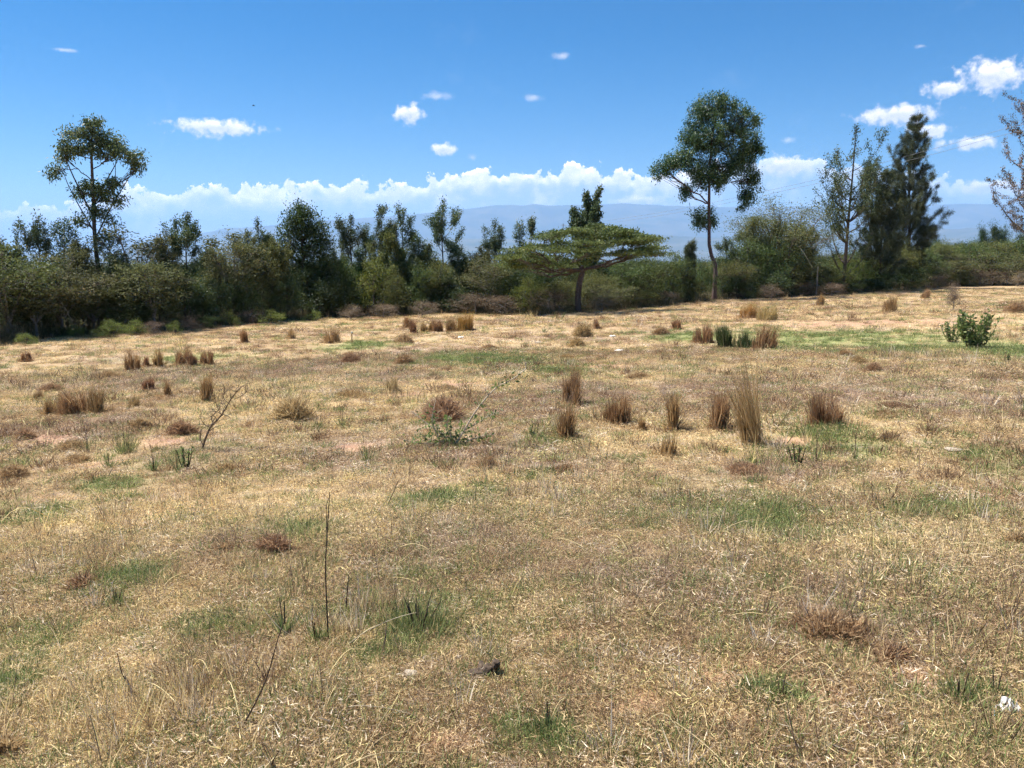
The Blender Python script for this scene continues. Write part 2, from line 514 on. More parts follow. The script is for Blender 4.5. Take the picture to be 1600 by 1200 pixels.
LONG = [blob(*b) for b in [(220, 1100, 150, 45), (560, 970, 60, 25), (20, 850, 50, 15), (300, 780, 90, 18), (1280, 740, 50, 12), (150, 870, 60, 14), (1440, 560, 70, 6), (1230, 480, 60, 6)]]

EDGE = [(-60, 545), (0, 540), (60, 533), (150, 523), (250, 522), (330, 512), (400, 507), (480, 499), (560, 496), (640, 494), (720, 490), (800, 492), (880, 492), (960, 486), (1040, 478), (1115, 470), (1200, 466),
        (1300, 461), (1380, 457), (1450, 450), (1520, 447), (1600, 446), (1680, 445)]
EP = np.array([pg(a, b) for a, b in EDGE])
EPX = np.array([e[0] for e in EDGE])

def edge_y(px):
    return float(np.interp(px, EPX, EP[:, 1]))

def zone(blobs, x, y):
    t = np.zeros_like(x)
    for (cx, cy, rx, ry) in blobs:
        t = np.maximum(t, np.exp(-((x - cx) / rx) ** 2 - ((y - cy) / ry) ** 2))
    return t

def zones(x, y):
    g = zone(GREEN, x, y) * (0.75 + 0.9 * fbm(x / .5, y / .5, 2, 21)) + 0.9 * np.clip(fbm(x / 1.7, y / 1.7, 3, 31) - 0.32, 0, 1)
    p = zone(PURP, x, y) + 1.2 * np.clip(fbm(x / 2.6, y / 2.6, 3, 41) - 0.05, 0, 1)
    s = zone(SOIL, x, y) * (1.0 + 1.0 * fbm(x / .35, y / .35, 2, 51)) + 1.4 * np.clip(fbm(x / 1.3, y / 1.3, 3, 61) - 0.36, 0, 1)
    return np.clip(g * 1.5, 0, 1), np.clip(p, 0, 1), np.clip(s * 1.25, 0, 1)

STRAW = np.array([.66, .50, .275]); BROWN = np.array([.33, .21, .118]); PURPLE = np.array([.30, .20, .148])
SOILC = np.array([.42, .25, .158]); GREENC = np.array([.20, .25, .08])

def lerp(a, b, t):
    return a * (1 - t[..., None]) + b * t[..., None]

def ground_albedo(x, y):
    g, p, s = zones(x, y)
    n = np.clip(0.5 + fbm(x / 1.1, y / 1.1, 4, 71) * 0.9, 0, 1)
    n = np.clip(n + fbm(x / 3.3, y / 2.2, 3, 171) * .6, 0, 1)
    c_ = lerp(STRAW * 0.85, BROWN, 0.2 + 0.6 * n)
    c_ = lerp(c_, PURPLE, p * 0.75)
    c_ = lerp(c_, GREENC, g * 0.75)
    c_ = lerp(c_, SOILC, s * 0.85)
    r = np.hypot(x, y)
    c_ = c_ * (1 - .20 * (1 - sst(8, 30, r)) * (1 - s))[..., None]      # earth colour darkened near the camera, deepening the gaps between tufts for contrast
    bushland = np.array([.075, .062, .035])  # leaf litter colour, darkened so the hedge foot reads dark, not sunlit
    plain = lerp(np.array([.17, .15, .10]), np.array([.10, .10, .06]), np.clip(.5 + fbm(x / 700, y / 300, 4, 81) * 1.2, 0, 1))
    pxv = 800 + x / np.maximum(y * 1.02 + .3, .1) * FPX
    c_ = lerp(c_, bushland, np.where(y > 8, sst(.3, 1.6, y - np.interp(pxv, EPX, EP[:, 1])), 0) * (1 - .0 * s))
    c_ = lerp(c_, plain, sst(600, 1500, r))
    return c_

# ------------------------------------------------------------------ ground: one sheet from the camera to the horizon
rad = np.concatenate([[0.0], np.geomspace(0.6, 90, 230), np.geomspace(93, 26000, 130)])
ang_front = np.linspace(-52, 52, 330)
ang_back = np.linspace(52, 308, 60)[1:-1]
ang = np.radians(np.concatenate([ang_front, ang_back]))
RR, AA = np.meshgrid(rad, ang, indexing='ij')
GX, GY = RR * np.sin(AA), RR * np.cos(AA)
GZ = H(GX, GY)
nr, na = RR.shape
ii, jj = np.meshgrid(np.arange(1, nr - 1), np.arange(na), indexing='ij')
j2 = (jj + 1) % na
quads = np.stack([ii * na + jj, (ii + 1) * na + jj, (ii + 1) * na + j2, ii * na + j2], -1).reshape(-1, 4)[:, ::-1]
jt = np.arange(na)
tris = np.stack([np.zeros(na, int), na + jt, na + (jt + 1) % na], -1)[:, ::-1]
gm = MB()
gm.add(np.stack([GX, GY, GZ], -1).reshape(-1, 3), quads)
gm.f.append(tris); gm.var.append(np.full(na, .5))

def ground_material():
    m = bpy.data.materials.new('dry_ground'); m.use_nodes = True
    t = m.node_tree; t.nodes.clear()
    at = t.nodes.new('ShaderNodeAttribute'); at.attribute_name = 'albedo'
    geo = t.nodes.new('ShaderNodeNewGeometry')
    pos = geo.outputs['Position']
    n1_ = noise3(t, pos, 26.0, 4.0, 0.7)
    n2_ = noise3(t, pos, 3.2, 3.0, 0.65, offset=(5, 3, 1))
    n3_ = noise3(t, pos, 95.0, 2.0, 0.6, offset=(2, 8, 1))
    hs = t.nodes.new('ShaderNodeHueSaturation')
    v = n1_.step(0.25, 0.75) * 0.75 + n2_.step(0.2, 0.8) * 0.35 + n3_.step(0.2, 0.8) * 0.35 + 0.28
    t.links.new(v.s, hs.inputs['Value'])
    t.links.new((n2_.step(0.2, 0.8) * 0.03 + 0.485).s, hs.inputs['Hue'])
    t.links.new(at.outputs['Color'], hs.inputs['Color'])
    p = t.nodes.new('ShaderNodeBsdfPrincipled'); p.inputs['Roughness'].default_value = 0.95
    p.inputs['Specular IOR Level'].default_value = 0.1
    t.links.new(hs.outputs[0], p.inputs['Base Color'])
    b = t.nodes.new('ShaderNodeBump'); b.inputs['Strength'].default_value = 0.7; b.inputs['Distance'].default_value = 0.03
    t.links.new((n1_ * 1.0 + n3_ * 0.5 + n2_ * 1.5).s, b.inputs['Height']); t.links.new(b.outputs[0], p.inputs['Normal'])
    out = t.nodes.new('ShaderNodeOutputMaterial'); t.links.new(p.outputs[0], out.inputs[0])
    return m

gme = gm.mesh('ground', ground_material(), smooth=True)
ca = gme.attributes.new('albedo', 'FLOAT_COLOR', 'POINT')
alb = ground_albedo(GX.ravel(), GY.ravel())
ca.data.foreach_set('color', np.concatenate([alb, np.ones((len(alb), 1))], 1).astype(np.float32).ravel())
ground = obj('ground', gme)
ground['kind'] = 'structure'

# ------------------------------------------------------------------ mountains
def ridge(name, profile, dist, depth, rough, seed, mat):
    """a long mountain body: skyline profile given in picture columns and rows, with foothill spurs towards the viewer"""
    pxs = np.linspace(-900, 2500, 420)
    top = np.interp(pxs, [p[0] for p in profile], [p[1] for p in profile])
    Z = np.array([wp(800, py, dist)[2] for py in top])
    X = (pxs - 800) / FPX * dist * 1.01
    base = -125.0
    Z = Z + 0.035 * (Z - base) * fbm(pxs / 45.0, pxs * 0, 4, seed) * rough
    rows = np.linspace(0, 1, 40)
    V = []
    for k, t in enumerate(rows):
        yy = dist - depth * (1 - t)
        prof = t ** 1.25
        spur = 1 + rough * 0.55 * fbm(X / (depth * .28) + 3, np.full_like(X, t * 2.2), 4, seed + 7) * math.sin(math.pi * min(t, 1) ** .8)
        V.append(np.stack([X, np.full_like(X, yy) + 0.02 * dist * np.sin(X / 5000.0), base + (Z - base) * prof * spur], -1))
    for k, t in enumerate(np.linspace(0, 1, 8)[1:]):
        V.append(np.stack([X, np.full_like(X, dist + depth * t) + 0.02 * dist * np.sin(X / 5000.0), base + (Z - base) * (1 - t) ** 1.2], -1))
    V = np.array(V); a, b = V.shape[:2]
    i, j = np.meshgrid(np.arange(a - 1), np.arange(b - 1), indexing='ij')
    f = np.stack([i * b + j, i * b + j + 1, (i + 1) * b + j + 1, (i + 1) * b + j], -1).reshape(-1, 4)
    m = MB().add(V.reshape(-1, 3), f)
    o = obj(name, m.mesh(name, mat, True)); o['kind'] = 'structure'
    return o

M['mountain'] = solid_mat('mountain', (.055, .065, .035), (.13, .12, .075), 0.0022, 0.95, 0.0)
ridge('mountains', [(-900, 392), (150, 392), (262, 376), (300, 372), (355, 362), (372, 357), (400, 356), (450, 352), (512, 347), (580, 340), (636, 337), (650, 335), (718, 328), (784, 320), (801, 318.5), (815, 320.5),
      (839, 318.5), (875, 321.5), (905, 321), (954, 318), (986, 318), (1039, 322), (1100, 323), (1200, 322), (1330, 322), (1456, 318), (1504, 316.5), (1560, 318), (1600, 319), (1800, 326), (2500, 350)],
      15000, 3600, 1.0, 3, M['mountain'])
ridge('hills', [(-900, 395), (300, 396), (450, 386), (560, 376), (700, 372), (850, 374), (1000, 366), (1100, 371), (1250, 368), (1400, 360), (1500, 356), (1600, 360), (1750, 362), (2500, 384)],
      9500, 2600, 1.3, 13, M['mountain'])

# ------------------------------------------------------------------ haze: one closed box of even air round everything
hz = MB()
x0, x1, y0, y1, z0, z1 = -27500., 27500., -27000., 27000., -190., 960.
hv = [(x0, y0, z0), (x1, y0, z0), (x1, y1, z0), (x0, y1, z0), (x0, y0, z1), (x1, y0, z1), (x1, y1, z1), (x0, y1, z1)]
hz.add(hv, [(3, 2, 1, 0), (4, 5, 6, 7), (0, 1, 5, 4), (1, 2, 6, 5), (2, 3, 7, 6), (3, 0, 4, 7)])
hm = bpy.data.materials.new('haze'); hm.use_nodes = True
ht = hm.node_tree; ht.nodes.clear()
pv = ht.nodes.new('ShaderNodeVolumePrincipled')
HAZE_DENSITY = 0.00008
pv.inputs['Color'].default_value = (.36, .61, 1.0, 1)
pv.inputs['Density'].default_value = HAZE_DENSITY
pv.inputs['Anisotropy'].default_value = 0.1
ho = ht.nodes.new('ShaderNodeOutputMaterial'); ht.links.new(pv.outputs[0], ho.inputs['Volume'])
haze = obj('haze', hz.mesh('haze', hm)); haze['kind'] = 'stuff'
tag(haze, 'pale blue haze in the air over the far plain', 'haze', kind='stuff')

# ------------------------------------------------------------------ short grass of the pasture
def tuft_material():
    m = bpy.data.materials.new('grass_blade'); m.use_nodes = True
    t = m.node_tree; t.nodes.clear()
    at = t.nodes.new('ShaderNodeAttribute'); at.attribute_name = 'col'; at.attribute_type = 'INSTANCER'
    av = t.nodes.new('ShaderNodeAttribute'); av.attribute_name = 'var'
    hs = t.nodes.new('ShaderNodeHueSaturation')
    t.links.new(at.outputs['Color'], hs.inputs['Color'])
    v = E(t, av.outputs['Fac'])
    t.links.new((v * 1.35 + 0.30).s, hs.inputs['Value'])
    t.links.new((v * 0.03 + 0.485).s, hs.inputs['Hue'])
    p = t.nodes.new('ShaderNodeBsdfPrincipled'); p.inputs['Roughness'].default_value = 0.6
    p.inputs['Specular IOR Level'].default_value = 0.25
    t.links.new(hs.outputs[0], p.inputs['Base Color'])
    tr = t.nodes.new('ShaderNodeBsdfTranslucent'); t.links.new(hs.outputs[0], tr.inputs['Color'])
    mx = t.nodes.new('ShaderNodeMixShader'); mx.inputs[0].default_value = 0.3
    t.links.new(p.outputs[0], mx.inputs[1]); t.links.new(tr.outputs[0], mx.inputs[2])
    out = t.nodes.new('ShaderNodeOutputMaterial'); t.links.new(mx.outputs[0], out.inputs[0])
    return m
M['grass'] = tuft_material()
protos = bpy.data.collections.new('tuft_shapes')

def tuft(i, kind):
    rg = np.random.default_rng(100 + i)
    mb = MB()
    if kind == 'short':
        n = 80; r_ = rg.uniform(0, .085, n) ; a = rg.uniform(0, 6.283, n)
        P = np.stack([r_ * np.cos(a), r_ * np.sin(a), np.full(n, -.004)], -1)
        D = np.stack([np.cos(a) * .8, np.sin(a) * .8, rg.uniform(.35, 1.3, n)], -1) + rg.normal(0, .45, (n, 3))
        D[:, 2] = np.abs(D[:, 2])
        blades(mb, P, D, rg.uniform(.018, .055, n), rg.uniform(.002, .0042, n), rg.uniform(0, 1, n), rg, .6)
    elif kind == 'litter':
        n = 100; P = np.stack([rg.normal(0, .06, n), rg.normal(0, .06, n), rg.uniform(.002, .026, n)], -1)
        D = rg.normal(0, 1, (n, 3)); D[:, 2] *= .35
        blades(mb, P, D, rg.uniform(.012, .044, n), rg.uniform(.0018, .0036, n), rg.uniform(0, 1, n) ** .8, rg, .5)
    elif kind == 'green':
        n = 60; r_ = rg.uniform(0, .09, n); a = rg.uniform(0, 6.283, n)
        P = np.stack([r_ * np.cos(a), r_ * np.sin(a), np.full(n, -.004)], -1)
        D = np.stack([np.cos(a) * .4, np.sin(a) * .4, rg.uniform(.6, 1.4, n)], -1) + rg.normal(0, .3, (n, 3))
        D[:, 2] = np.abs(D[:, 2])
        blades(mb, P, D, rg.uniform(.025, .075, n), rg.uniform(.0025, .0045, n), rg.uniform(0, 1, n), rg, .4)
    elif kind == 'stubble':
        n = 60; r_ = np.abs(rg.normal(0, .05, n)); a = rg.uniform(0, 6.283, n)
        P = np.stack([r_ * np.cos(a) * 1.6, r_ * np.sin(a), np.full(n, -.004)], -1)
        D = np.stack([np.cos(a) * .5, np.sin(a) * .5, rg.uniform(.5, 1.2, n)], -1) + rg.normal(0, .3, (n, 3))
        D[:, 2] = np.abs(D[:, 2])
        blades(mb, P, D, rg.uniform(.03, .11, n), rg.uniform(.003, .006, n), rg.uniform(0, .7, n), rg, .5)
    elif kind == 'straw':
        n = 3; P = np.stack([rg.normal(0, .1, n), rg.normal(0, .1, n), rg.uniform(.01, .03, n)], -1)
        D = rg.normal(0, 1, (n, 3)); D[:, 2] = rg.uniform(.05, .6, n)
        for i_ in range(n):
            L = rg.uniform(.16, .34); d_ = nrm(D[i_])
            p = P[i_] + np.linspace(0, 1, 6)[:, None] * d_ * L
            p[:, 2] = P[i_][2] + np.sin(np.linspace(0, 1, 6) * 2.6) * abs(d_[2]) * L * .7
            tube(mb, p, np.linspace(.0022, .0012, 6), 3, rg.uniform(.4, .9))
    else:
        n = 16; r_ = rg.uniform(0, .06, n); a = rg.uniform(0, 6.283, n)
        P = np.stack([r_ * np.cos(a), r_ * np.sin(a), np.full(n, -.004)], -1)
        D = np.stack([np.cos(a) * .25, np.sin(a) * .25, np.full(n, 1.0)], -1) + rg.normal(0, .22, (n, 3))
        D[:, 2] = np.abs(D[:, 2])
        blades(mb, P, D, rg.uniform(.08, .22, n), rg.uniform(.0025, .004, n), rg.uniform(0, 1, n), rg, .35)
    o = bpy.data.objects.new('tuft_%02d' % i, mb.mesh('tuft_%02d' % i, M['grass']))
    protos.objects.link(o)

KINDS = ['short'] * 5 + ['litter'] * 4 + ['green'] * 3 + ['long'] * 3 + ['straw'] * 3 + ['stubble'] * 3
for i, k in enumerate(KINDS):
    tuft(i, k)

def scatter():
    rg = np.random.default_rng(11)
    bands = [(1.5, 6.0, 30000), (6.0, 20.0, 32000), (20.0, 75.0, 34000)]
    r_ = np.concatenate([np.sqrt(rg.uniform(a0 ** 1.4, b0 ** 1.4, n_) ** (2 / 1.4)) for a0, b0, n_ in bands])
    N = len(r_)
    a = R(43) * rg.uniform(-1, 1, N)
    x, y = r_ * np.sin(a), r_ * np.cos(a)
    px = 800 + x / (y * CT - (-.04 * y - CAMZ) * ST) * FPX
    ok = y < np.interp(px, EPX, EP[:, 1]) + 3.0
    x, y, r_ = x[ok], y[ok], r_[ok]
    g, p, s = zones(x, y)
    lo = zone(LONG, x, y)
    keep = rg.uniform(0, 1, len(x)) > s * 0.82
    x, y, r_, g, p, s, lo = (v[keep] for v in (x, y, r_, g, p, s, lo))
    n = len(x)
    q = rg.uniform(0, 1, n)
    isg = q < g * (.6 + .35 * sst(10, 20, r_)) + .11
    islong = (~isg) & (rg.uniform(0, 1, n) < .02 + .25 * lo)
    islit = (~isg) & (~islong) & (rg.uniform(0, 1, n) < .46)
    idx = rg.integers(0, 5, n)
    idx[islit] = rg.integers(5, 9, islit.sum())
    idx[isg] = rg.integers(9, 12, isg.sum())
    idx[islong] = rg.integers(12, 15, islong.sum())
    isst = (rg.uniform(0, 1, n) < .003) & (r_ < 22)
    idx[isst] = rg.integers(15, 18, isst.sum())
    isdb = (rg.uniform(0, 1, n) < .022 * np.clip(1 + 3 * fbm(x / 4, y / 4, 2, 231), 0, 3)) & (r_ > 7)
    idx[isdb] = rg.integers(18, 21, isdb.sum())
    k = np.clip(rg.beta(1.6, 1.5, n) + fbm(x / 1.1, y / 1.1, 4, 71) * 0.75 + fbm(x / 3.3, y / 2.2, 3, 171) * .7 + .06, 0, 1)
    c_ = lerp(STRAW * 1.12, BROWN * 1.05, k)
    c_ = lerp(c_, PURPLE * 1.15, p * rg.uniform(.2, .9, n))
    yel = np.array([.66, .53, .24])
    yg = rg.uniform(0, 1, n) < .10
    c_[yg] = yel * rg.uniform(.7, 1.05, (yg.sum(), 1))
    gc = lerp(np.array([.15, .21, .065]), np.array([.38, .38, .15]), rg.uniform(0, 1, n))
    c_[isg] = gc[isg]
    pale = (rg.uniform(0, 1, n) < .10) & ~isg
    c_[pale] = np.array([.74, .61, .46])
    c_[isst] = np.array([.68, .54, .30])
    c_[isdb] = np.array([.30, .185, .10]) * rg.uniform(.7, 1.3, (isdb.sum(), 1))
    sc = rg.uniform(.55, 1.1, n) * (1 + .45 * sst(4, 8, r_) + 1.1 * sst(8, 40, r_))
    sc *= 1 + .25 * fbm(x / .8, y / .8, 2, 91) * 2
    z = H(x, y)
    me = bpy.data.meshes.new('grass')
    me.vertices.add(n)
    me.vertices.foreach_set('co', np.stack([x, y, z], -1).astype(np.float32).ravel())
    for nm, tp, key, v in (('col', 'FLOAT_COLOR', 'color', np.concatenate([c_, np.ones((n, 1))], 1)), ('sc', 'FLOAT', 'value', sc), ('rz', 'FLOAT', 'value', rg.uniform(0, 6.283, n)), ('idx', 'INT', 'value', idx)):
        at = me.attributes.new(nm, tp, 'POINT')
        at.data.foreach_set(key, np.asarray(v, np.int32 if tp == 'INT' else np.float32).ravel())
    return me

def instancer(name, coll):
    ng = bpy.data.node_groups.new(name, 'GeometryNodeTree')
    ng.interface.new_socket('Geometry', in_out='INPUT', socket_type='NodeSocketGeometry')
    ng.interface.new_socket('Geometry', in_out='OUTPUT', socket_type='NodeSocketGeometry')
    gi = ng.nodes.new('NodeGroupInput'); go = ng.nodes.new('NodeGroupOutput')
    ci = ng.nodes.new('GeometryNodeCollectionInfo')
    ci.inputs['Collection'].default_value = coll
    ci.inputs['Separate Children'].default_value = True
    ci.inputs['Reset Children'].default_value = True
    ip = ng.nodes.new('GeometryNodeInstanceOnPoints')
    ip.inputs['Pick Instance'].default_value = True
    def named(nm, tp):
        a = ng.nodes.new('GeometryNodeInputNamedAttribute'); a.data_type = tp
        a.inputs['Name'].default_value = nm
        return [o for o in a.outputs if o.enabled and o.name == 'Attribute'][0]
    ng.links.new(gi.outputs[0], ip.inputs['Points'])
    ng.links.new(ci.outputs[0], ip.inputs['Instance'])
    ng.links.new(named('idx', 'INT'), ip.inputs['Instance Index'])
    cx = ng.nodes.new('ShaderNodeCombineXYZ')
    ng.links.new(named('rz', 'FLOAT'), cx.inputs[2])
    er = ng.nodes.new('FunctionNodeEulerToRotation')
    ng.links.new(cx.outputs[0], er.inputs[0])
    ng.links.new(er.outputs[0], ip.inputs['Rotation'])
    ng.links.new(named('sc', 'FLOAT'), ip.inputs['Scale'])
    ng.links.new(ip.outputs[0], go.inputs[0])
    return ng

grass = obj('grass', scatter())
md = grass.modifiers.new('tufts', 'NODES')
md.node_group = instancer('grass_tufts', protos)
tag(grass, 'short sun-dried straw coloured pasture grass with green patches', 'grass', kind='stuff')

# ------------------------------------------------------------------ plant builders
def smooth_path(pts, n=14):
    pts = np.asarray(pts, float)
    if len(pts) < 3:
        t = np.linspace(0, 1, n)[:, None]
        return pts[0] * (1 - t) + pts[-1] * t
    P = np.vstack([2 * pts[0] - pts[1], pts, 2 * pts[-1] - pts[-2]])
    out = []
    m = len(pts) - 1
    for u in np.linspace(0, m - 1e-6, n):
        i = int(u); t = u - i
        a, b, c_, d = P[i], P[i + 1], P[i + 2], P[i + 3]
        out.append(.5 * ((2 * b) + (-a + c_) * t + (2 * a - 5 * b + 4 * c_ - d) * t * t + (-a + 3 * b - 3 * c_ + d) * t ** 3))
    return np.array(out)

def bez(a, b, c_, n):
    t = np.linspace(0, 1, n)[:, None]
    return a * (1 - t) ** 2 + 2 * b * t * (1 - t) + c_ * t * t

def grow(trunk_pts, r0, lobes, rg, nl=30, leaf=(.11, .04), cl=(.3, .3, .25), droop=.5, wood='bark_dark', foliage='gum_leaf',
         k=7, twig_r=.012, limb_r=.35, shell=.42, up=0.0, clusters=1.0, trunk_end=.3, attach_low=.0, first=3, fork=0):
    """trunk mesh, limb meshes and crown mesh in local coordinates. lobes: (centre, radii, number of clusters)"""
    tp = smooth_path(trunk_pts, 16)
    tr = np.linspace(1, trunk_end, 16) ** .9 * r0
    tr[0] *= 1.35
    tm = MB(); tube(tm, tp, tr, k)
    limbs = []; cm = MB(); nodes_p = []; nodes_r = []
    order = sorted(range(len(lobes)), key=lambda q: np.linalg.norm(np.asarray(lobes[q][0]) - tp[-1])) if fork else range(len(lobes))
    lobes = [lobes[q] for q in order]
    if fork:                             # a few main limbs first, spread round
        far = sorted(range(len(lobes)), key=lambda q: -np.hypot(lobes[q][0][0], lobes[q][0][1]))
        main = [lobes[q] for q in far[:fork * 3:3]]
        lobes = main + [l for l in lobes if not any(l is m_ for m_ in main)]
    for (c_, ra, nc) in lobes:
        c_ = np.asarray(c_, float); ra = np.asarray(ra, float); nc = max(3, int(nc * clusters))
        # leave the trunk below the lobe
        d = np.linalg.norm(tp - c_, axis=1) + 2.0 * np.maximum(tp[:, 2] - (c_[2] - .55 * np.hypot(c_[0] - tp[:, 0], c_[1] - tp[:, 1]) - attach_low), 0)
        d[:first] += 10
        i = int(np.argmin(d))
        p0 = tp[i]; rad0 = tr[i]
        if fork and len(nodes_p) and len(limbs) >= fork:
            NP = np.array(nodes_p); dd = np.linalg.norm(NP - c_, axis=1) + 1.5 * np.maximum(NP[:, 2] - c_[2] + .05, 0)
            j_ = int(np.argmin(dd)); p0 = NP[j_]; rad0 = nodes_r[j_] * 1.2
        lm = MB()
        L = np.linalg.norm(c_ - p0)
        ctrl = p0 + (c_ - p0) * .5 + np.array([0, 0, -.10 * L]) + rg.normal(0, .06 * L, 3)
        lp = bez(p0, ctrl, c_, 9)
        lr = np.linspace(rad0 * (min(limb_r * 2, .85) if not (fork and len(limbs) >= fork) else .8), max(min(rad0, tr[i]) * .16, twig_r), 9)
        lp[1:-1] += rg.normal(0, .022 * L, (7, 3))
        nodes_p += list(lp[3:8]); nodes_r += list(lr[3:8])
        tube(lm, lp, lr, 5)
        u = nrm(rg.normal(size=(nc, 3)))
        rr = rg.uniform(0, 1, nc)[:, None] ** shell
        C = c_ + u * rr * ra
        t0 = rg.uniform(.35, 1, nc)
        li = np.minimum((t0 * 8).astype(int), 8)
        twigs(lm, lp[li], C, twig_r * 1.6, twig_r * .5, .5, -.06)
        limbs.append(lm)
        n = nc * nl
        ci = np.repeat(np.arange(nc), nl)
        off = rg.normal(size=(n, 3)) * np.array(cl)
        P = C[ci] + off
        out = nrm(C - c_ + 1e-6)[ci]
        D = rg.normal(size=(n, 3)) * .8 + out * .4 + np.array([0, 0, up - droop])
        base = rg.uniform(0, 1, nc)
        var = np.clip(base[ci] * .55 + rg.uniform(0, 1, n) * .5, 0, 1)
        leaves(cm, P, D, rg.uniform(.6, 1.25, n) * leaf[0], rg.uniform(.7, 1.2, n) * leaf[1], var, rg, .06)
    return tm, limbs, cm

def plant(name, label, cat, loc, parts, group=None, rz=0.0, sc=(1, 1, 1)):
    """parts: list of (part name, mesh)"""
    e = obj(name, None, None, loc, rz, sc)
    e.empty_display_size = .3
    tag(e, label, cat, group)
    for nm, me in parts:
        obj(nm, me, e)
    return e

def px_tree(name, label, cat, base_px, y, trunk_px, r0, lobes_px, seed, group=None, depth=.85, lobe_k=1.0, extra=(), **kw):
    rg = np.random.default_rng(seed)
    base = on_ground(base_px, y)
    tp = [np.zeros(3) - np.array([0, 0, .1])]
    for q in trunk_px:
        w = wp(q[0], q[1], y) - base
        w[1] += q[2] if len(q) > 2 else 0
        tp.append(w)
    lob = []
    for q in lobes_px:
        px, py, rx, ry, nc = q[:5]
        rx, ry = rx * lobe_k, ry * lobe_k
        c_ = wp(px, py, y) - base
        s = scale_at(c_ + base)
        c_[1] += (q[5] if len(q) > 5 else rg.normal(0, .25)) * rx * s
        lob.append((c_, (rx * s, (rx if ry > rx * .4 else rx) * s * depth, ry * s), nc))
    wood = M[kw.get('wood', 'bark_dark')]; fol = M[kw.get('foliage', 'gum_leaf')]
    tm, limbs, cm = grow(tp, r0, lob, rg, **kw)
    parts = [('trunk', tm.mesh('trunk', wood, True))] + [('branch', l.mesh('branch', wood, True)) for l in limbs] + [('crown', cm.mesh('crown', fol))]
    for pts_, r_ in extra:
        p = smooth_path([wp(a, b_, y) - base for a, b_ in pts_], 12)
        p[:, 1] += np.linspace(0, rg.normal(0, .5), 12)
        em = MB(); tube(em, p, np.linspace(r_, r_ * .35, 12), 5)
        parts.insert(1, ('branch', em.mesh('branch', wood, True)))
    return plant(name, label, cat, base, parts, group)

# generic growth forms, about unit height 1 -> scaled when placed; sizes here in metres for a given height
def bush_meshes(seed, w, h, n_lobes, nc, nl, leaf, foliage, cl=.16, wood='bark_dark', droop=.1):
    rg = np.random.default_rng(seed)
    lob = []
    for i in range(n_lobes):
        a = rg.uniform(0, 6.283); r_ = w * .5 * rg.uniform(.1, .72) ** .8
        z = h * rg.uniform(.22, .80) * (1 - .25 * (r_ / (w * .5)) ** 2)
        lob.append((np.array([r_ * math.cos(a), r_ * math.sin(a), z]), np.array([w, w, h * .9]) * rg.uniform(.15, .26), nc))
    lob.append((np.array([0, 0, h * .8]), np.array([w * .2, w * .2, h * .2]), nc))
    tm, limbs, cm = grow([(0, 0, -.05), (rg.normal(0, .05), rg.normal(0, .05), h * .25), (rg.normal(0, .1), rg.normal(0, .1), h * .6)], .035 * h ** .7, lob, rg, nl=nl, leaf=leaf, cl=(cl, cl, cl * .8), droop=droop, k=5, twig_r=.008, shell=.5)
    for l in limbs:
        for v, f, va in zip(l.v, l.f, l.var):
            pass
    wm = MB()
    for m_ in [tm] + limbs:
        V = np.concatenate(m_.v)
        wm.v.append(V)
        for f, va in zip(m_.f, m_.var):
            wm.f.append(f + wm.n); wm.var.append(va)
        wm.n += len(V)
    return [('trunk', wm.mesh('trunk', M[wood], True)), ('crown', cm.mesh('crown', M[foliage]))]

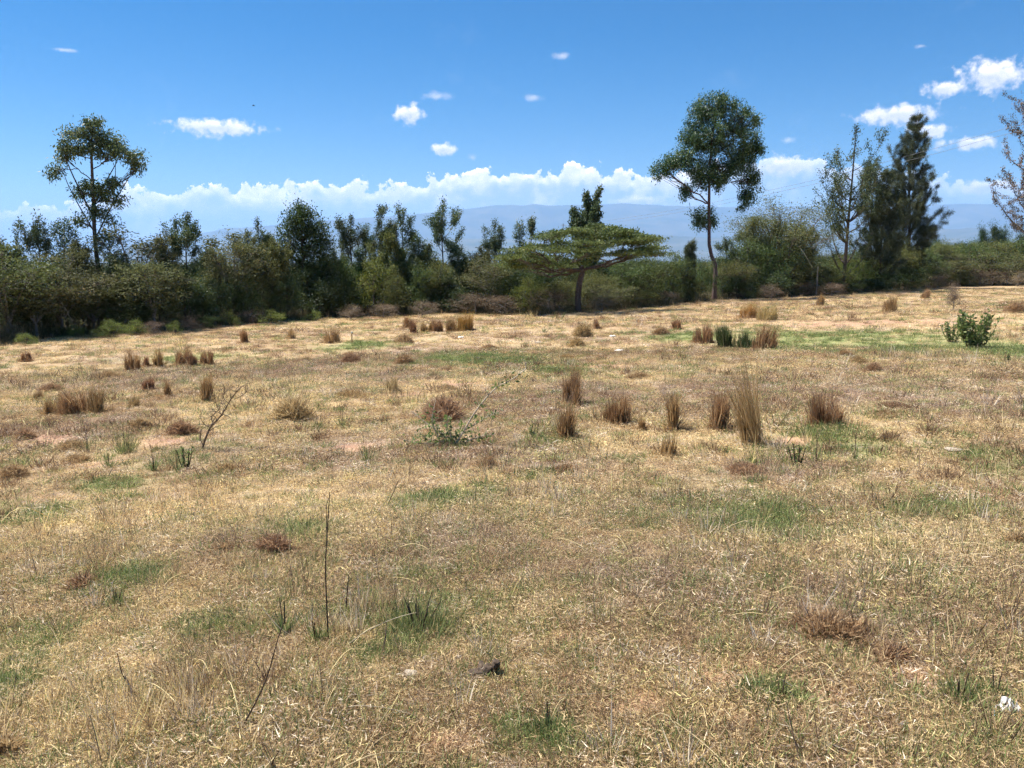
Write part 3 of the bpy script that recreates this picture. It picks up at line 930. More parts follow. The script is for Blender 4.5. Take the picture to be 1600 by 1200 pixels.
def thorn_meshes(seed, w, h_, foliage='dry_acacia_leaf', nlimb=9, nl=26, leaf=(.15, .05), wood='bark_grey', density=1.0, flat=.06, spiky=.3):
    """umbrella thorn: spreading limbs that end in flat sprays, some of them bare twigs sticking out"""
    rg = np.random.default_rng(seed)
    tm = MB(); cm = MB()
    h = h_ * 1.08
    fork = np.array([rg.normal(0, .08), rg.normal(0, .08), h * rg.uniform(.14, .24)])
    tube(tm, smooth_path([(0, 0, -.1), fork * .5 + rg.normal(0, .04, 3), fork], 6), np.linspace(.11, .08, 6) * h / 5, 6)
    C = []; 
    for i in range(nlimb):
        a = i * 6.283 / nlimb + rg.normal(0, .3); rr = w * .5 * rg.uniform(.35, 1.0)
        e = np.array([rr * math.cos(a), rr * math.sin(a), h * rg.uniform(.62, .97) * (1 - .22 * (rr / (w * .5)) ** 2)])
        lp = bez(fork, fork + (e - fork) * .45 + np.array([0, 0, h * .12]), e, 8)
        tube(tm, lp, np.linspace(.06, .014, 8) * h / 5, 5)
        n = int(13 * density)
        t0 = rg.uniform(.3, 1, n); q = lp[np.minimum((t0 * 7).astype(int), 7)]
        off = np.stack([rg.normal(0, .17 * w, n), rg.normal(0, .17 * w, n), rg.uniform(-.05, .15, n) * h], -1)
        E_ = q + off
        E_[:, 2] = np.minimum(E_[:, 2], h * (1.02 - .3 * (np.hypot(E_[:, 0], E_[:, 1]) / (w * .55)) ** 2))
        E_[:, 2] = np.maximum(E_[:, 2], h * .12)
        twigs(tm, q, E_, .012 * h / 5, .004, .5, .05)
        C.append(E_)
        ns = int(9 * spiky * 3)          # bare spiky ends
        a2 = rg.normal(a, .5, ns)
        tip = e + np.stack([np.cos(a2), np.sin(a2), rg.uniform(.05, .6, ns)], -1) * rg.uniform(.25, .75, (ns, 1)) * w * .14
        twigs(tm, np.repeat(lp[6:7], ns, 0), tip, .008, .003, .5, .06)
        C.append(tip)
    C = np.concatenate(C); n = len(C) * nl
    ci = np.repeat(np.arange(len(C)), nl)
    s_ = .075 * w
    P = C[ci] + rg.normal(size=(n, 3)) * np.array([s_, s_, flat * h * .5])
    D = rg.normal(size=(n, 3)) * np.array([1, 1, .35]) + np.array([0, 0, .12])
    base = rg.uniform(0, 1, len(C))
    leaves(cm, P, D, rg.uniform(.6, 1.3, n) * leaf[0], rg.uniform(.7, 1.3, n) * leaf[1], np.clip(base[ci] * .6 + rg.uniform(0, 1, n) * .45, 0, 1), rg)
    return [('trunk', tm.mesh('trunk', M[wood], True)), ('crown', cm.mesh('crown', M[foliage]))]

def upright_meshes(seed, w, h, stems=12, foliage='sparse_leaf', nl=240, leaf=(.125, .052), wood='bark_dark', low=.25, bunch=.10, lean=0.0):
    """slim tree with rising leafy shoots, sky showing between them"""
    rg = np.random.default_rng(seed)
    tm = MB(); cm = MB()
    top = np.array([rg.normal(0, .04 * w) + lean, rg.normal(0, .04 * w), h])
    tp = smooth_path([(0, 0, -.1), (rg.normal(0, .05), rg.normal(0, .05), h * .35), (rg.normal(lean * .5, .08), rg.normal(0, .08), h * .7), top], 18)
    tr = np.linspace(.075, .008, 18) * (h / 6)
    tube(tm, tp, tr, 6)
    paths = [tp[int(18 * .62):], tp[int(18 * .75):], tp[int(18 * .85):]]
    for i in range(stems):
        z = low + (.9 - low) * rg.uniform(0, .8)
        i0 = int(z * 17)
        a = i * 2.4 + rg.normal(0, .4)
        span = w * .5 * rg.uniform(.45, 1.0) * (1.15 - .55 * z)
        rise = h * rg.uniform(.16, .34) * (1.1 - z * .5)
        e = tp[i0] + np.array([span * math.cos(a), span * math.sin(a), min(rise, h * .99 - tp[i0][2])])
        p = bez(tp[i0], tp[i0] + np.array([span * .75 * math.cos(a), span * .75 * math.sin(a), rise * .25]), e, 9)
        tube(tm, p, np.linspace(tr[i0] * .55, .005, 9), 4)
        paths.append(p[3:])
        for j in range(3):
            q = p[rg.integers(3, 8)]
            e2 = q + np.array([rg.normal(0, .10 * w), rg.normal(0, .10 * w), rg.uniform(.04, .13) * h])
            p2 = bez(q, (q + e2) / 2 + np.array([0, 0, -.02 * h]), e2, 5)
            tube(tm, p2, np.linspace(.010, .004, 5), 3)
            paths.append(p2[1:])
    for p in paths:
        n = int(nl * .5)
        t = rg.uniform(0, 1, n) ** .8 * (len(p) - 1.001)
        i = t.astype(int); f = (t - i)[:, None]
        P = p[i] * (1 - f) + p[i + 1] * f + rg.normal(0, bunch, (n, 3))
        D = rg.normal(size=(n, 3)) * .9 + np.array([0, 0, .25])
        b = rg.uniform(0, 1)
        leaves(cm, P, D, rg.uniform(.5, 1.2, n) * leaf[0], rg.uniform(.7, 1.2, n) * leaf[1], np.clip(b * .4 + rg.uniform(0, 1, n) * .62, 0, 1), rg, .08)
    return [('trunk', tm.mesh('trunk', M[wood], True)), ('crown', cm.mesh('crown', M[foliage]))]

def casuarina_meshes(seed, w, h, n_br=70, lopside=0.0):
    rg = np.random.default_rng(seed)
    tm = MB(); cm = MB()
    tp = smooth_path([(0, 0, -.1), (rg.normal(0, .06), 0, h * .3), (rg.normal(0, .1), 0, h * .65), (rg.normal(0, .05), 0, h)], 20)
    tube(tm, tp, np.linspace(.11, .008, 20) * (h / 9), 6)
    for i in range(n_br):
        z = .14 + .84 * (i + rg.uniform(0, 1)) / n_br
        prof = (1 - z) ** .75 * (.55 + .6 * sst(.1, .35, np.array(z)))
        a = i * 2.39 + rg.normal(0, .3)
        span = w * .56 * prof * rg.uniform(.5, 1.15) * (1 + lopside * math.cos(a))
        span = max(span, .12)
        i0 = int(z * 19); q = tp[i0]
        rise = span * rg.uniform(.5, 1.6)
        e = q + np.array([span * math.cos(a), span * math.sin(a), rise])
        p = bez(q, q + np.array([span * .6 * math.cos(a), span * .6 * math.sin(a), rise * .35]), e, 8)
        tube(tm, p, np.linspace(.028 * (1 - z) + .008, .004, 8), 4)
        b = rg.uniform(0, 1)
        subs = [p]
        for j in range(int(3 + 6 * prof)):
            q0 = p[rg.integers(2, 8)]
            l_ = span * rg.uniform(.15, .4) + .10
            dv = nrm(nrm(p[-1] - p[2]) + rg.normal(0, .55, 3) + np.array([0, 0, .25])) * l_
            subs.append(bez(q0, q0 + dv * .5 + np.array([0, 0, .06]), q0 + dv, 8))
        for p_ in subs:
            n = int(55 + 95 * prof)
            t = rg.uniform(.1, 1, n) ** .8 * 6.99
            ii_ = t.astype(int); f = (t - ii_)[:, None]
            P = p_[ii_] * (1 - f) + p_[ii_ + 1] * f + rg.normal(0, .04, (n, 3))
            D = nrm(p_[-1] - p_[2]) * rg.uniform(.1, .9, (n, 1)) + rg.normal(0, .3, (n, 3)) + np.array([0, 0, 1]) * rg.uniform(-1.1, .25, (n, 1))
            leaves(cm, P, D, rg.uniform(.16, .42, n), rg.uniform(.012, .026, n), np.clip(b * .45 + rg.uniform(0, .6, n), 0, 1), rg, -.1)
    return [('trunk', tm.mesh('trunk', M['bark_dark'], True)), ('crown', cm.mesh('crown', M['needle']))]

def px_generic(name, label, cat, px, y, top, width, maker, seed, group=None, rz=0.0, **kw):
    """a plant of its own mesh whose top and width are given in picture rows and columns"""
    b = on_ground(px, y)
    h = wp(px, top, y)[2] - b[2]
    w = width * scale_at(b + np.array([0, 0, h / 2]))
    return plant(name, label, cat, b, maker(seed, w, h, **kw), group, rz)

# ------------------------------------------------------------------ the trees that stand out
def edge_tree_y(px, off): return edge_y(px) + off

# tall gum tree, right of the middle
px_tree('gum_tree', 'tall gum tree with dense rounded dark crown beside the flat-topped acacia', 'tree', 1116, edge_y(1116) + .3,
        [(1117, 440), (1118, 415), (1109, 390), (1108, 350), (1108, 310), (1109, 270), (1112, 225), (1118, 185)], .16,
        [(1122, 168, 40, 26, 20), (1100, 175, 24, 26, 12), (1150, 195, 34, 34, 20), (1172, 232, 26, 40, 17), (1120, 215, 46, 36, 24), (1082, 222, 28, 30, 15), (1058, 252, 36, 24, 17),
         (1036, 266, 20, 14, 7), (1110, 258, 42, 30, 22), (1098, 278, 22, 20, 9), (1128, 284, 22, 14, 8), (1150, 260, 30, 28, 13), (1172, 285, 16, 30, 10), (1165, 312, 13, 22, 7), (1180, 235, 14, 24, 6),
         (1070, 298, 13, 12, 5), (1096, 342, 16, 15, 7, .3), (1112, 338, 9, 14, 4, .5), (1080, 205, 16, 18, 6)],
        21, lobe_k=.9, fork=5, nl=84, leaf=(.17, .062), cl=(.17, .17, .18), droop=.9, wood='bark_red', foliage='gum_leaf', twig_r=.014, limb_r=.3, shell=.5, clusters=2.3)

# gum tree at the left
px_tree('gum_tree', 'tall gum tree with open tiered crown rising over the scrub, near the white cloud bank', 'tree', 158, edge_y(158) + 3.0,
        [(154, 430), (150, 390), (147, 350), (146, 310), (144, 270), (143, 235), (145, 205)], .115,
        [(147, 192, 20, 12, 8), (122, 208, 30, 14, 10), (150, 212, 34, 16, 12), (105, 228, 20, 16, 8), (135, 232, 34, 14, 11), (176, 222, 22, 14, 8), (186, 240, 24, 14, 9), (207, 246, 20, 13, 8), (213, 262, 12, 9, 4),
         (160, 236, 20, 14, 6), (85, 266, 14, 10, 5), (98, 245, 12, 10, 4), (138, 288, 20, 14, 8), (175, 292, 22, 16, 10), (160, 305, 26, 12, 8), (125, 300, 16, 12, 5), (188, 312, 12, 12, 4), (150, 330, 28, 14, 8), (128, 345, 18, 12, 4),
         (175, 345, 12, 10, 3), (165, 365, 14, 10, 3)],
        33, lobe_k=.80, fork=6,  extra=[([(147, 362), (122, 325), (100, 290), (88, 268)], .035), ([(146, 340), (128, 300), (112, 262), (104, 232)], .045), ([(147, 320), (160, 288), (172, 262), (180, 240)], .04), ([(148, 375), (170, 330), (190, 296), (210, 262)], .04), ([(176, 318), (178, 285), (176, 255), (178, 232)], .025)], nl=48, leaf=(.16, .058), cl=(.15, .15, .13), droop=.7, wood='bark_dark', foliage='gum_leaf_fresh', twig_r=.014, limb_r=.2, shell=.5, clusters=1.5)

# umbrella acacia: layered flat sprays, uneven at the rim
def acacia_sprays():
    rg = np.random.default_rng(9)
    out = []
    tx, ty = [778, 800, 840, 880, 920, 960, 1000, 1036], [402, 388, 366, 353, 348, 352, 364, 384]
    for i in range(84):
        px = rg.uniform(786, 1024)
        top = np.interp(px, tx, ty)
        depth_ = np.interp(px, [780, 830, 905, 980, 1030], [18, 50, 56, 40, 12])
        py = top + 5 + depth_ * rg.uniform(0, 1) ** 1.4
        out.append((px, py, rg.uniform(12, 24), rg.uniform(2.0, 4.0), int(rg.integers(4, 8)), rg.normal(0, 1.9)))
    out += [(1020, 373, 16, 2, 4, 0), (1014, 389, 14, 2, 4, .5), (1000, 397, 14, 2, 4, .5), (794, 408, 14, 3, 5, 0), (812, 414, 14, 3, 5, .3), (835, 412, 16, 3, 5, -.5), (985, 402, 14, 2, 4, .5)]
    return out
px_tree('acacia_tree', 'flat-topped umbrella acacia with forked dark trunk at the field edge', 'tree', 904, edge_y(904) + .2,
        [(903, 465), (906, 440), (910, 425), (908, 415)], .17,
        acacia_sprays(),
        44, depth=1.0, fork=7, first=12, nl=70, leaf=(.13, .06), cl=(.24, .24, .05), droop=-.05, wood='bark_dark', foliage='acacia_leaf', twig_r=.012, limb_r=.26, shell=.6, trunk_end=.75, attach_low=.1, clusters=1.0)

# whistling pines on the right
px_generic('casuarina_tree', 'tall pointed dark casuarina with drooping needles, taller of two', 'tree', 1412, edge_y(1412) + 1.6, 172, 98, casuarina_meshes, 3, 'casuarinas', n_br=135, lopside=.0)
px_generic('casuarina_tree', 'shorter casuarina leaning into the tall pointed casuarina', 'tree', 1374, edge_y(1374) + 1.2, 262, 84, casuarina_meshes, 8, 'casuarinas', n_br=80)

# slim leafy trees: (px, depth behind the edge, top row, width, label, extra)
SLIM = [
    (1318, .8, 196, 118, 'tall slim tree with sparse upright shoots beside the casuarinas', dict(stems=30, nl=240, leaf=(.16, .065), low=.15, bunch=.13)),
    (1650, 1.0, 118, 260, 'bare-branched tree with small reddish leaves reaching in at the picture edge', dict(stems=50, nl=330, foliage='red_leaf', leaf=(.17, .08), low=.2, bunch=.10)),
    (300, 3.5, 334, 64, 'slim tree with dark leaves between left gum tree and dry acacia', dict(stems=13, nl=300)),
    (412, 4.0, 343, 58, 'thin leafy tree touching the dense dark tree', dict(stems=10, nl=260)),
    (551, 3.5, 338, 56, 'slim open tree, first beyond the dense dark tree', dict(stems=14, nl=280)),
    (599, 3.8, 322, 62, 'taller slim tree above the yellow-green bush', dict(stems=16, nl=340)),
    (632, 4.2, 326, 52, 'slim tree close beside the taller one above the yellow-green bush', dict(stems=13, nl=300)),
    (694, 3.2, 319, 66, 'slim tree with bright leaf tips standing alone above the hedge', dict(stems=15, nl=300)),
    (658, 4.0, 372, 30, 'small thin sapling between two slim trees', dict(stems=7, nl=160)),
    (774, 6.0, 345, 46, 'thin grey-leaved tree behind the left end of the acacia crown', dict(stems=11, nl=220)),
    (812, 7.5, 352, 22, 'narrow shoot showing above the left side of the acacia crown', dict(stems=6, nl=160)),
    (828, 7.0, 342, 16, 'thinnest leafy shoot above the acacia crown', dict(stems=5, nl=160)),
    (914, 7.0, 302, 62, 'leafy tree top showing above the middle of the acacia crown', dict(stems=16, nl=520, leaf=(.18, .08))),
    (76, 4.0, 342, 60, 'bare-looking slim tree beside the left gum tree', dict(stems=12, nl=130)),
    (112, 5.0, 345, 50, 'thin dark tree just before the left gum tree', dict(stems=11, nl=150)),
    (44, 5.0, 352, 22, 'thin spindly sapling above the scrub at the far left', dict(stems=6, nl=80)),
    (180, 2.2, 372, 70, 'low branching tree under the left gum tree', dict(stems=12, nl=170)),
    (1130, 3.0, 372, 44, 'small grey-green tree top right behind the tall gum trunk', dict(stems=9, nl=220)),
    (1352, 2.2, 255, 60, 'leafy slim tree between sparse tree and casuarinas', dict(stems=14, nl=330, low=.3)),
    (18, 3.0, 372, 60, 'leafy upright tree behind the olive thorn tree at the far left', dict(stems=16, nl=260, low=.15)),
    (258, 4.5, 372, 50, 'feathery upright tree behind the drooping dry thorn bush', dict(stems=14, nl=260, low=.15, foliage='dry_acacia_leaf')),
    (335, 4.5, 388, 44, 'short leafy tree between the slim dark-leaved tree and tan acacia', dict(stems=14, nl=300, low=.15)),
    (394, 3.0, 362, 50, 'feathery brown-green tree between tan acacia and dense dark tree', dict(stems=16, nl=280, low=.15, foliage='dry_acacia_leaf')),
    (432, 2.2, 376, 60, 'olive upright tree against the left flank of the dense dark tree', dict(stems=18, nl=360, low=.12, foliage='olive_leaf')),
    (525, 2.8, 392, 50, 'bushy upright tree against the right flank of the dense dark tree', dict(stems=16, nl=340, low=.12, foliage='bush_leaf')),
    (574, 4.6, 352, 46, 'airy upright tree between the first two slim trees', dict(stems=14, nl=280, low=.15)),
    (614, 2.6, 360, 60, 'fuller tree in front of the close pair of slim trees', dict(stems=18, nl=360, low=.12, foliage='olive_leaf')),
    (668, 2.6, 382, 46, 'feathery green tree left of the lone slim tree', dict(stems=15, nl=320, low=.12, foliage='bush_leaf')),
    (712, 3.6, 384, 44, 'low upright tree right of the lone slim tree', dict(stems=14, nl=300, low=.12)),
    (752, 4.2, 388, 44, 'low feathery tree left of the thin grey-leaved tree', dict(stems=14, nl=280, low=.12, foliage='dry_acacia_leaf')),
    (132, 2.6, 378, 56, 'wispy olive tree just left of the left gum trunk', dict(stems=14, nl=220, low=.15, foliage='dry_acacia_leaf')),
    (1250, 2.6, 350, 60, 'wispy dry tree below the brown flat-topped acacia', dict(stems=16, nl=240, low=.15, foliage='dry_acacia_leaf')),
]
for i, (px, off, top, w, lab, kw) in enumerate(SLIM):
    px_generic('slim_tree', lab, 'tree', px, edge_y(min(px, 1680)) + off, top, w * (1.18 if px < 760 else 1.0), upright_meshes, 200 + i, 'slim trees in the hedge line', **kw)

# the dense dark tree
px_tree('dense_tree', 'dense dark evergreen tree with pointed double top in the hedge', 'tree', 474, edge_y(474) + 3.0,
        [(474, 470), (474, 430), (473, 390), (470, 350)], .14,
        [(466, 336, 14, 15, 12), (478, 340, 14, 16, 12), (455, 352, 18, 20, 14), (487, 356, 18, 20, 16), (500, 374, 16, 20, 14), (508, 386, 10, 16, 9), (470, 370, 24, 22, 20), (446, 372, 16, 24, 14), (485, 392, 24, 14, 14), (455, 400, 24, 20, 16),
         (440, 420, 20, 24, 12), (465, 430, 26, 22, 14), (490, 425, 20, 20, 10)],
        55, nl=60, leaf=(.16, .07), cl=(.22, .22, .26), droop=-.5, foliage='dark_leaf', twig_r=.012, clusters=1.2)

# thorny acacias in the hedge: (px, depth, top, width, label, kwargs)
THORN = [
    (20, 1.5, 384, 150, 'olive thorn tree at the far left edge of the scrub', dict(foliage='acacia_leaf', density=1.6)),
    (100, 1.2, 396, 150, 'broad brownish thorn tree in front of the left gum tree', dict(density=1.7, nlimb=12)),
    (60, .6, 432, 130, 'low tangled brown thorn bush at the left field edge', dict(density=1.6, nlimb=12)),
    (222, 3.0, 352, 120, 'spiky thorn tree with bare twigs right of the left gum tree', dict(density=.7, nl=14, spiky=.6)),
    (246, 1.5, 404, 110, 'drooping dry thorn bush under the spiky thorn tree', dict(density=1.6)),
    (365, 2.5, 362, 92, 'tan dry acacia between slim trees, brown feathery top', dict(density=1.3, spiky=.5, foliage='dry_acacia_leaf')),
    (1222, 3.0, 318, 140, 'brown flat-topped acacia behind the green bushes near the tall gum tree', dict(density=2.2, nlimb=15, nl=44, spiky=.35, foliage='dry_acacia_leaf', flat=.09)),
    (148, 1.0, 440, 90, 'brown thorn bush below the left gum trunk', dict(density=1.5)),
    (1180, 3.4, 340, 60, 'small twiggy acacia joining the brown flat-topped acacia', dict(density=1.3, nl=34, spiky=.6)),
]
for i, (px, off, top, w, lab, kw) in enumerate(THORN):
    px_generic('thorn_tree', lab, 'tree', px, edge_y(px) + off, top, w, thorn_meshes, 300 + i, 'thorn trees in the hedge line', **kw)

# ------------------------------------------------------------------ hedge bushes
BP = {}
def bush_proto(kind, v):
    if (kind, v) not in BP:
        s = 500 + v * 13 + len(kind) * 7
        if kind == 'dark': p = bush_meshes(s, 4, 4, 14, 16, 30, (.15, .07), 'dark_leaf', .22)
        elif kind == 'green': p = bush_meshes(s, 4, 4, 14, 16, 30, (.13, .06), 'bush_leaf', .22)
        elif kind == 'olive': p = bush_meshes(s, 4, 4, 14, 15, 30, (.12, .05), 'olive_leaf', .22)
        elif kind == 'yellow': p = bush_meshes(s, 4, 4, 12, 15, 30, (.12, .055), 'bright_leaf', .20)
        elif kind == 'brown': p = bush_meshes(s, 4, 4, 14, 14, 22, (.14, .03), 'dry_twig', .24, 'bark_grey')
        elif kind == 'thorn': p = thorn_meshes(s, 4, 4, density=1.4, nlimb=11)
        BP[(kind, v)] = p
    return BP[(kind, v)]

WORD = dict(dark='dark green leafy bush', green='mid green leafy bush', olive='olive green bush', yellow='yellow-green bush', brown='brown twiggy bush', thorn='dry olive thorn bush')
# (px, depth behind edge, top row, width px, kind, where)
HEDGE = [
    (-30, 2.5, 430, 90, 'olive', 'at the far left picture edge'),
    (30, 3.4, 440, 90, 'dark', 'under the olive thorn tree at the far left'),
    (85, 3.0, 440, 80, 'dark', 'behind the broad brownish thorn tree'),
    (140, 3.2, 430, 80, 'dark', 'behind the left gum trunk'),
    (190, 2.0, 438, 70, 'green', 'just right of the left gum trunk'),
    (215, 1.2, 470, 60, 'dark', 'low beneath the spiky thorn tree'),
    (250, 3.0, 425, 80, 'olive', 'behind the drooping dry thorn bush'),
    (290, 2.2, 425, 70, 'green', 'at the foot of the slim dark-leaved tree'),
    (325, 1.4, 440, 60, 'dark', 'between slim dark-leaved tree and tan acacia'),
    (350, 2.8, 420, 66, 'olive', 'under the tan dry acacia'),
    (388, 1.4, 436, 60, 'green', 'in front of the tan dry acacia'),
    (420, 2.4, 400, 70, 'olive', 'left of the dense dark tree'),
    (448, 1.0, 440, 60, 'green', 'low in front of the dense dark tree'),
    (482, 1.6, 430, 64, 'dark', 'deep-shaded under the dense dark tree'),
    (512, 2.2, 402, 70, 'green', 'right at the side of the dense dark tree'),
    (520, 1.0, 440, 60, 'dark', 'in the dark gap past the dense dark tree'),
    (545, 2.4, 412, 64, 'green', 'at the foot of the first slim open tree'),
    (585, 1.2, 404, 74, 'yellow', 'with layered bright branches under the taller slim tree'),
    (622, .9, 436, 56, 'olive', 'right below the layered yellow-green bush'),
    (620, 2.8, 400, 70, 'dark', 'behind the layered yellow-green bush'),
    (655, 1.6, 420, 64, 'green', 'between the two pairs of slim trees'),
    (688, 1.8, 410, 66, 'olive', 'around the foot of the lone slim tree'),
    (700, .9, 440, 60, 'dark', 'in deep shade by the lone slim tree'),
    (738, 2.6, 404, 74, 'dark', 'between lone slim tree and acacia'),
    (772, 1.8, 400, 70, 'thorn', 'under the left tip of the acacia crown'),
    (795, 2.4, 410, 66, 'dark', 'behind the left tip of the acacia crown'),
    (745, .2, 458, 76, 'brown', 'in front of the dark bush left of the acacia'),
    (826, 1.4, 432, 50, 'yellow', 'bright under the left side of the acacia'),
    (790, .3, 462, 60, 'brown', 'at the field edge left of the acacia'),
    (868, 2.2, 436, 70, 'olive', 'behind the acacia trunk on its left'),
    (858, .8, 452, 66, 'brown', 'low beneath the acacia crown left of its trunk'),
    (930, 3.0, 424, 70, 'olive', 'behind the acacia trunk on its right'),
    (950, 1.0, 446, 60, 'thorn', 'low beneath the acacia crown right of its trunk'),
    (975, 2.6, 406, 76, 'green', 'under the right side of the acacia crown'),
    (1015, 2.0, 402, 74, 'green', 'beyond the right tip of the acacia crown'),
    (1000, .7, 440, 56, 'olive', 'in front of the green bushes right of the acacia'),
    (1050, 2.0, 396, 70, 'green', 'midway between acacia and tall gum tree'),
    (1040, .4, 456, 50, 'brown', 'small at the edge between acacia and tall gum tree'),
    (1085, 1.6, 398, 66, 'green', 'left of the tall gum trunk'),
    (1075, .6, 436, 52, 'olive', 'low left of the tall gum trunk'),
    (1140, 1.0, 405, 70, 'olive', 'right behind the tall gum trunk'),
    (1165, 1.9, 368, 74, 'green', 'tallest beside the tall gum tree'),
    (1205, 1.5, 366, 70, 'green', 'dense and rounded in front of the brown acacia'),
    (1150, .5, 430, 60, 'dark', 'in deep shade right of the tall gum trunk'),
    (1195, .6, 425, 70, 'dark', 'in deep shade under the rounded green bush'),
    (1238, 1.0, 405, 66, 'olive', 'left of the pale fence post'),
    (1262, 2.0, 392, 70, 'olive', 'behind the pale fence post'),
    (1292, .9, 415, 60, 'olive', 'between fence post and sparse tall tree'),
    (1250, .2, 440, 50, 'brown', 'low at the foot of the fence post'),
    (1335, 1.4, 402, 70, 'yellow', 'under the sparse tall tree'),
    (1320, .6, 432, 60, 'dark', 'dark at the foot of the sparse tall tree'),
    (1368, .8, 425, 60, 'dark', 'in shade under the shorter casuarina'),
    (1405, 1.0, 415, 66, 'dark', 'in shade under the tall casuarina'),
    (1395, 2.4, 380, 76, 'olive', 'behind the two casuarina trunks'),
    (1440, 1.4, 392, 66, 'green', 'right of the tall casuarina'),
    (1440, .3, 428, 50, 'brown', 'at the edge below the tall casuarina'),
    (1470, 2.6, 372, 72, 'olive', 'first in the low scrub right of the casuarinas'),
    (1485, 1.0, 402, 66, 'thorn', 'in front of the low scrub right of the casuarinas'),
    (1510, 2.8, 374, 72, 'green', 'in the middle of the low scrub at the right'),
    (1530, 1.2, 396, 66, 'brown', 'in front of the low scrub at the right'),
    (1552, 3.0, 370, 76, 'olive', 'below the far conifers'),
    (1575, 1.2, 394, 66, 'thorn', 'near the right picture edge'),
    (1592, 3.0, 362, 76, 'green', 'tall at the right picture edge'),
    (1625, 1.8, 380, 80, 'olive', 'half cut off by the right picture edge'),
    (1500, .3, 425, 50, 'olive', 'small at the field edge right of the casuarinas'),
    (1550, .3, 422, 54, 'brown', 'small at the field edge near the right side'),
]
rh = np.random.default_rng(77)
for i, (px, off, top, w, kind, where) in enumerate(HEDGE):
    y = edge_y(px) + off
    b = on_ground(px, y)
    h = max(wp(px, top - (14 if px < 760 and kind != 'brown' else 4), y)[2] - b[2], .5)
    ww = w * 1.25 * scale_at(b + np.array([0, 0, h / 2]))
    parts = bush_proto(kind, int(rh.integers(0, 3)))
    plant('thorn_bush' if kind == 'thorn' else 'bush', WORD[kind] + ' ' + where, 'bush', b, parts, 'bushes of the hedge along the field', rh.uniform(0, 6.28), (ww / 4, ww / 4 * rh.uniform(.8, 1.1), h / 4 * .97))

# small bright shrubs along the foot of the hedge: (px, row of base, width, height, kind, where)
FOOT = [
    (42, 540, 26, 22, 'yellow', 'at the field edge below the far left thorn tree'), (95, 528, 30, 20, 'olive', 'by the brown thorn bush at the left field edge'),
    (118, 528, 24, 22, 'yellow', 'below the broad brownish thorn tree'), (172, 527, 40, 30, 'yellow', 'broadest, below the left gum tree'), (214, 524, 34, 28, 'yellow', 'rounded, beside the broadest yellow-green one'),
    (274, 522, 20, 22, 'yellow', 'under the drooping dry thorn bush'), (325, 514, 26, 22, 'green', 'under the slim dark-leaved tree'), (360, 510, 30, 26, 'yellow', 'under the tan dry acacia'),
    (425, 507, 34, 24, 'yellow', 'at the field edge before the dense dark tree'), (436, 500, 24, 26, 'yellow', 'pointed, close to the dense dark tree'), (490, 502, 26, 18, 'yellow', 'in the shade edge right of the dense dark tree'),
    (725, 484, 30, 32, 'yellow', 'between the lone slim tree and the acacia'), (15, 536, 30, 34, 'brown', 'at the very left field edge'), (548, 500, 40, 26, 'brown', 'right of the dense dark tree shade'), (600, 497, 40, 24, 'brown', 'below the layered yellow-green bush'),
    (660, 494, 44, 26, 'brown', 'below the lone slim tree'), (940, 488, 46, 30, 'brown', 'right of the acacia trunk'), (985, 482, 36, 28, 'brown', 'under the right tip of the acacia'), (1055, 474, 30, 20, 'brown', 'left of the tall gum trunk'),
    (1205, 468, 40, 26, 'brown', 'in front of the rounded green bush'), (1300, 464, 34, 24, 'brown', 'beside the fence post'), (1465, 450, 34, 24, 'brown', 'right of the casuarinas'), (300, 518, 36, 26, 'brown', 'under the slim dark-leaved tree'),
    (240, 524, 30, 24, 'brown', 'between two bright shrubs'), (395, 507, 30, 26, 'brown', 'left of the bright shrub pair'), (1590, 448, 40, 26, 'brown', 'at the right picture edge'),
]
for i, (px, py, w, h, kind, where) in enumerate(FOOT):
    b = pg(px, py); s = scale_at(b)
    plant('shrub', 'small ' + WORD[kind].replace('bush', 'shrub') + ' ' + where, 'shrub', b, bush_proto(kind, i % 3), 'small shrubs at the foot of the hedge', rh.uniform(0, 6.28), (w * s * 1.3 / 4, w * s * 1.3 / 4, h * s / 4))

# conical far trees
for px, top, w, y, lab in [(1527, 349, 26, 120, 'far dark conifer group tree, one before the tallest'), (1545, 345, 30, 125, 'tallest far dark conifer on the right skyline'), (1565, 347, 24, 128, 'far dark conifer right after the tallest'),
                           (1597, 350, 28, 118, 'far dark tree cut by the right picture edge'), (1450, 356, 24, 130, 'small rounded far tree right of the casuarinas'), (1075, 377, 15, 52, 'small pointed cypress tip left of the tall gum trunk')]:
    b = on_ground(px, y); h = wp(px, top, y)[2] - b[2]; s = scale_at(b + np.array([0, 0, h]))
    plant('far_tree', lab, 'tree', b, casuarina_meshes(int(px), w * s * .9, h, 26) if px == 1075 else bush_proto('dark', int(px) % 3), 'far trees on the skyline', rh.uniform(0, 6), (1, 1, 1) if px == 1075 else (w * s * 1.2 / 4, w * s * 1.2 / 4, h / 4))

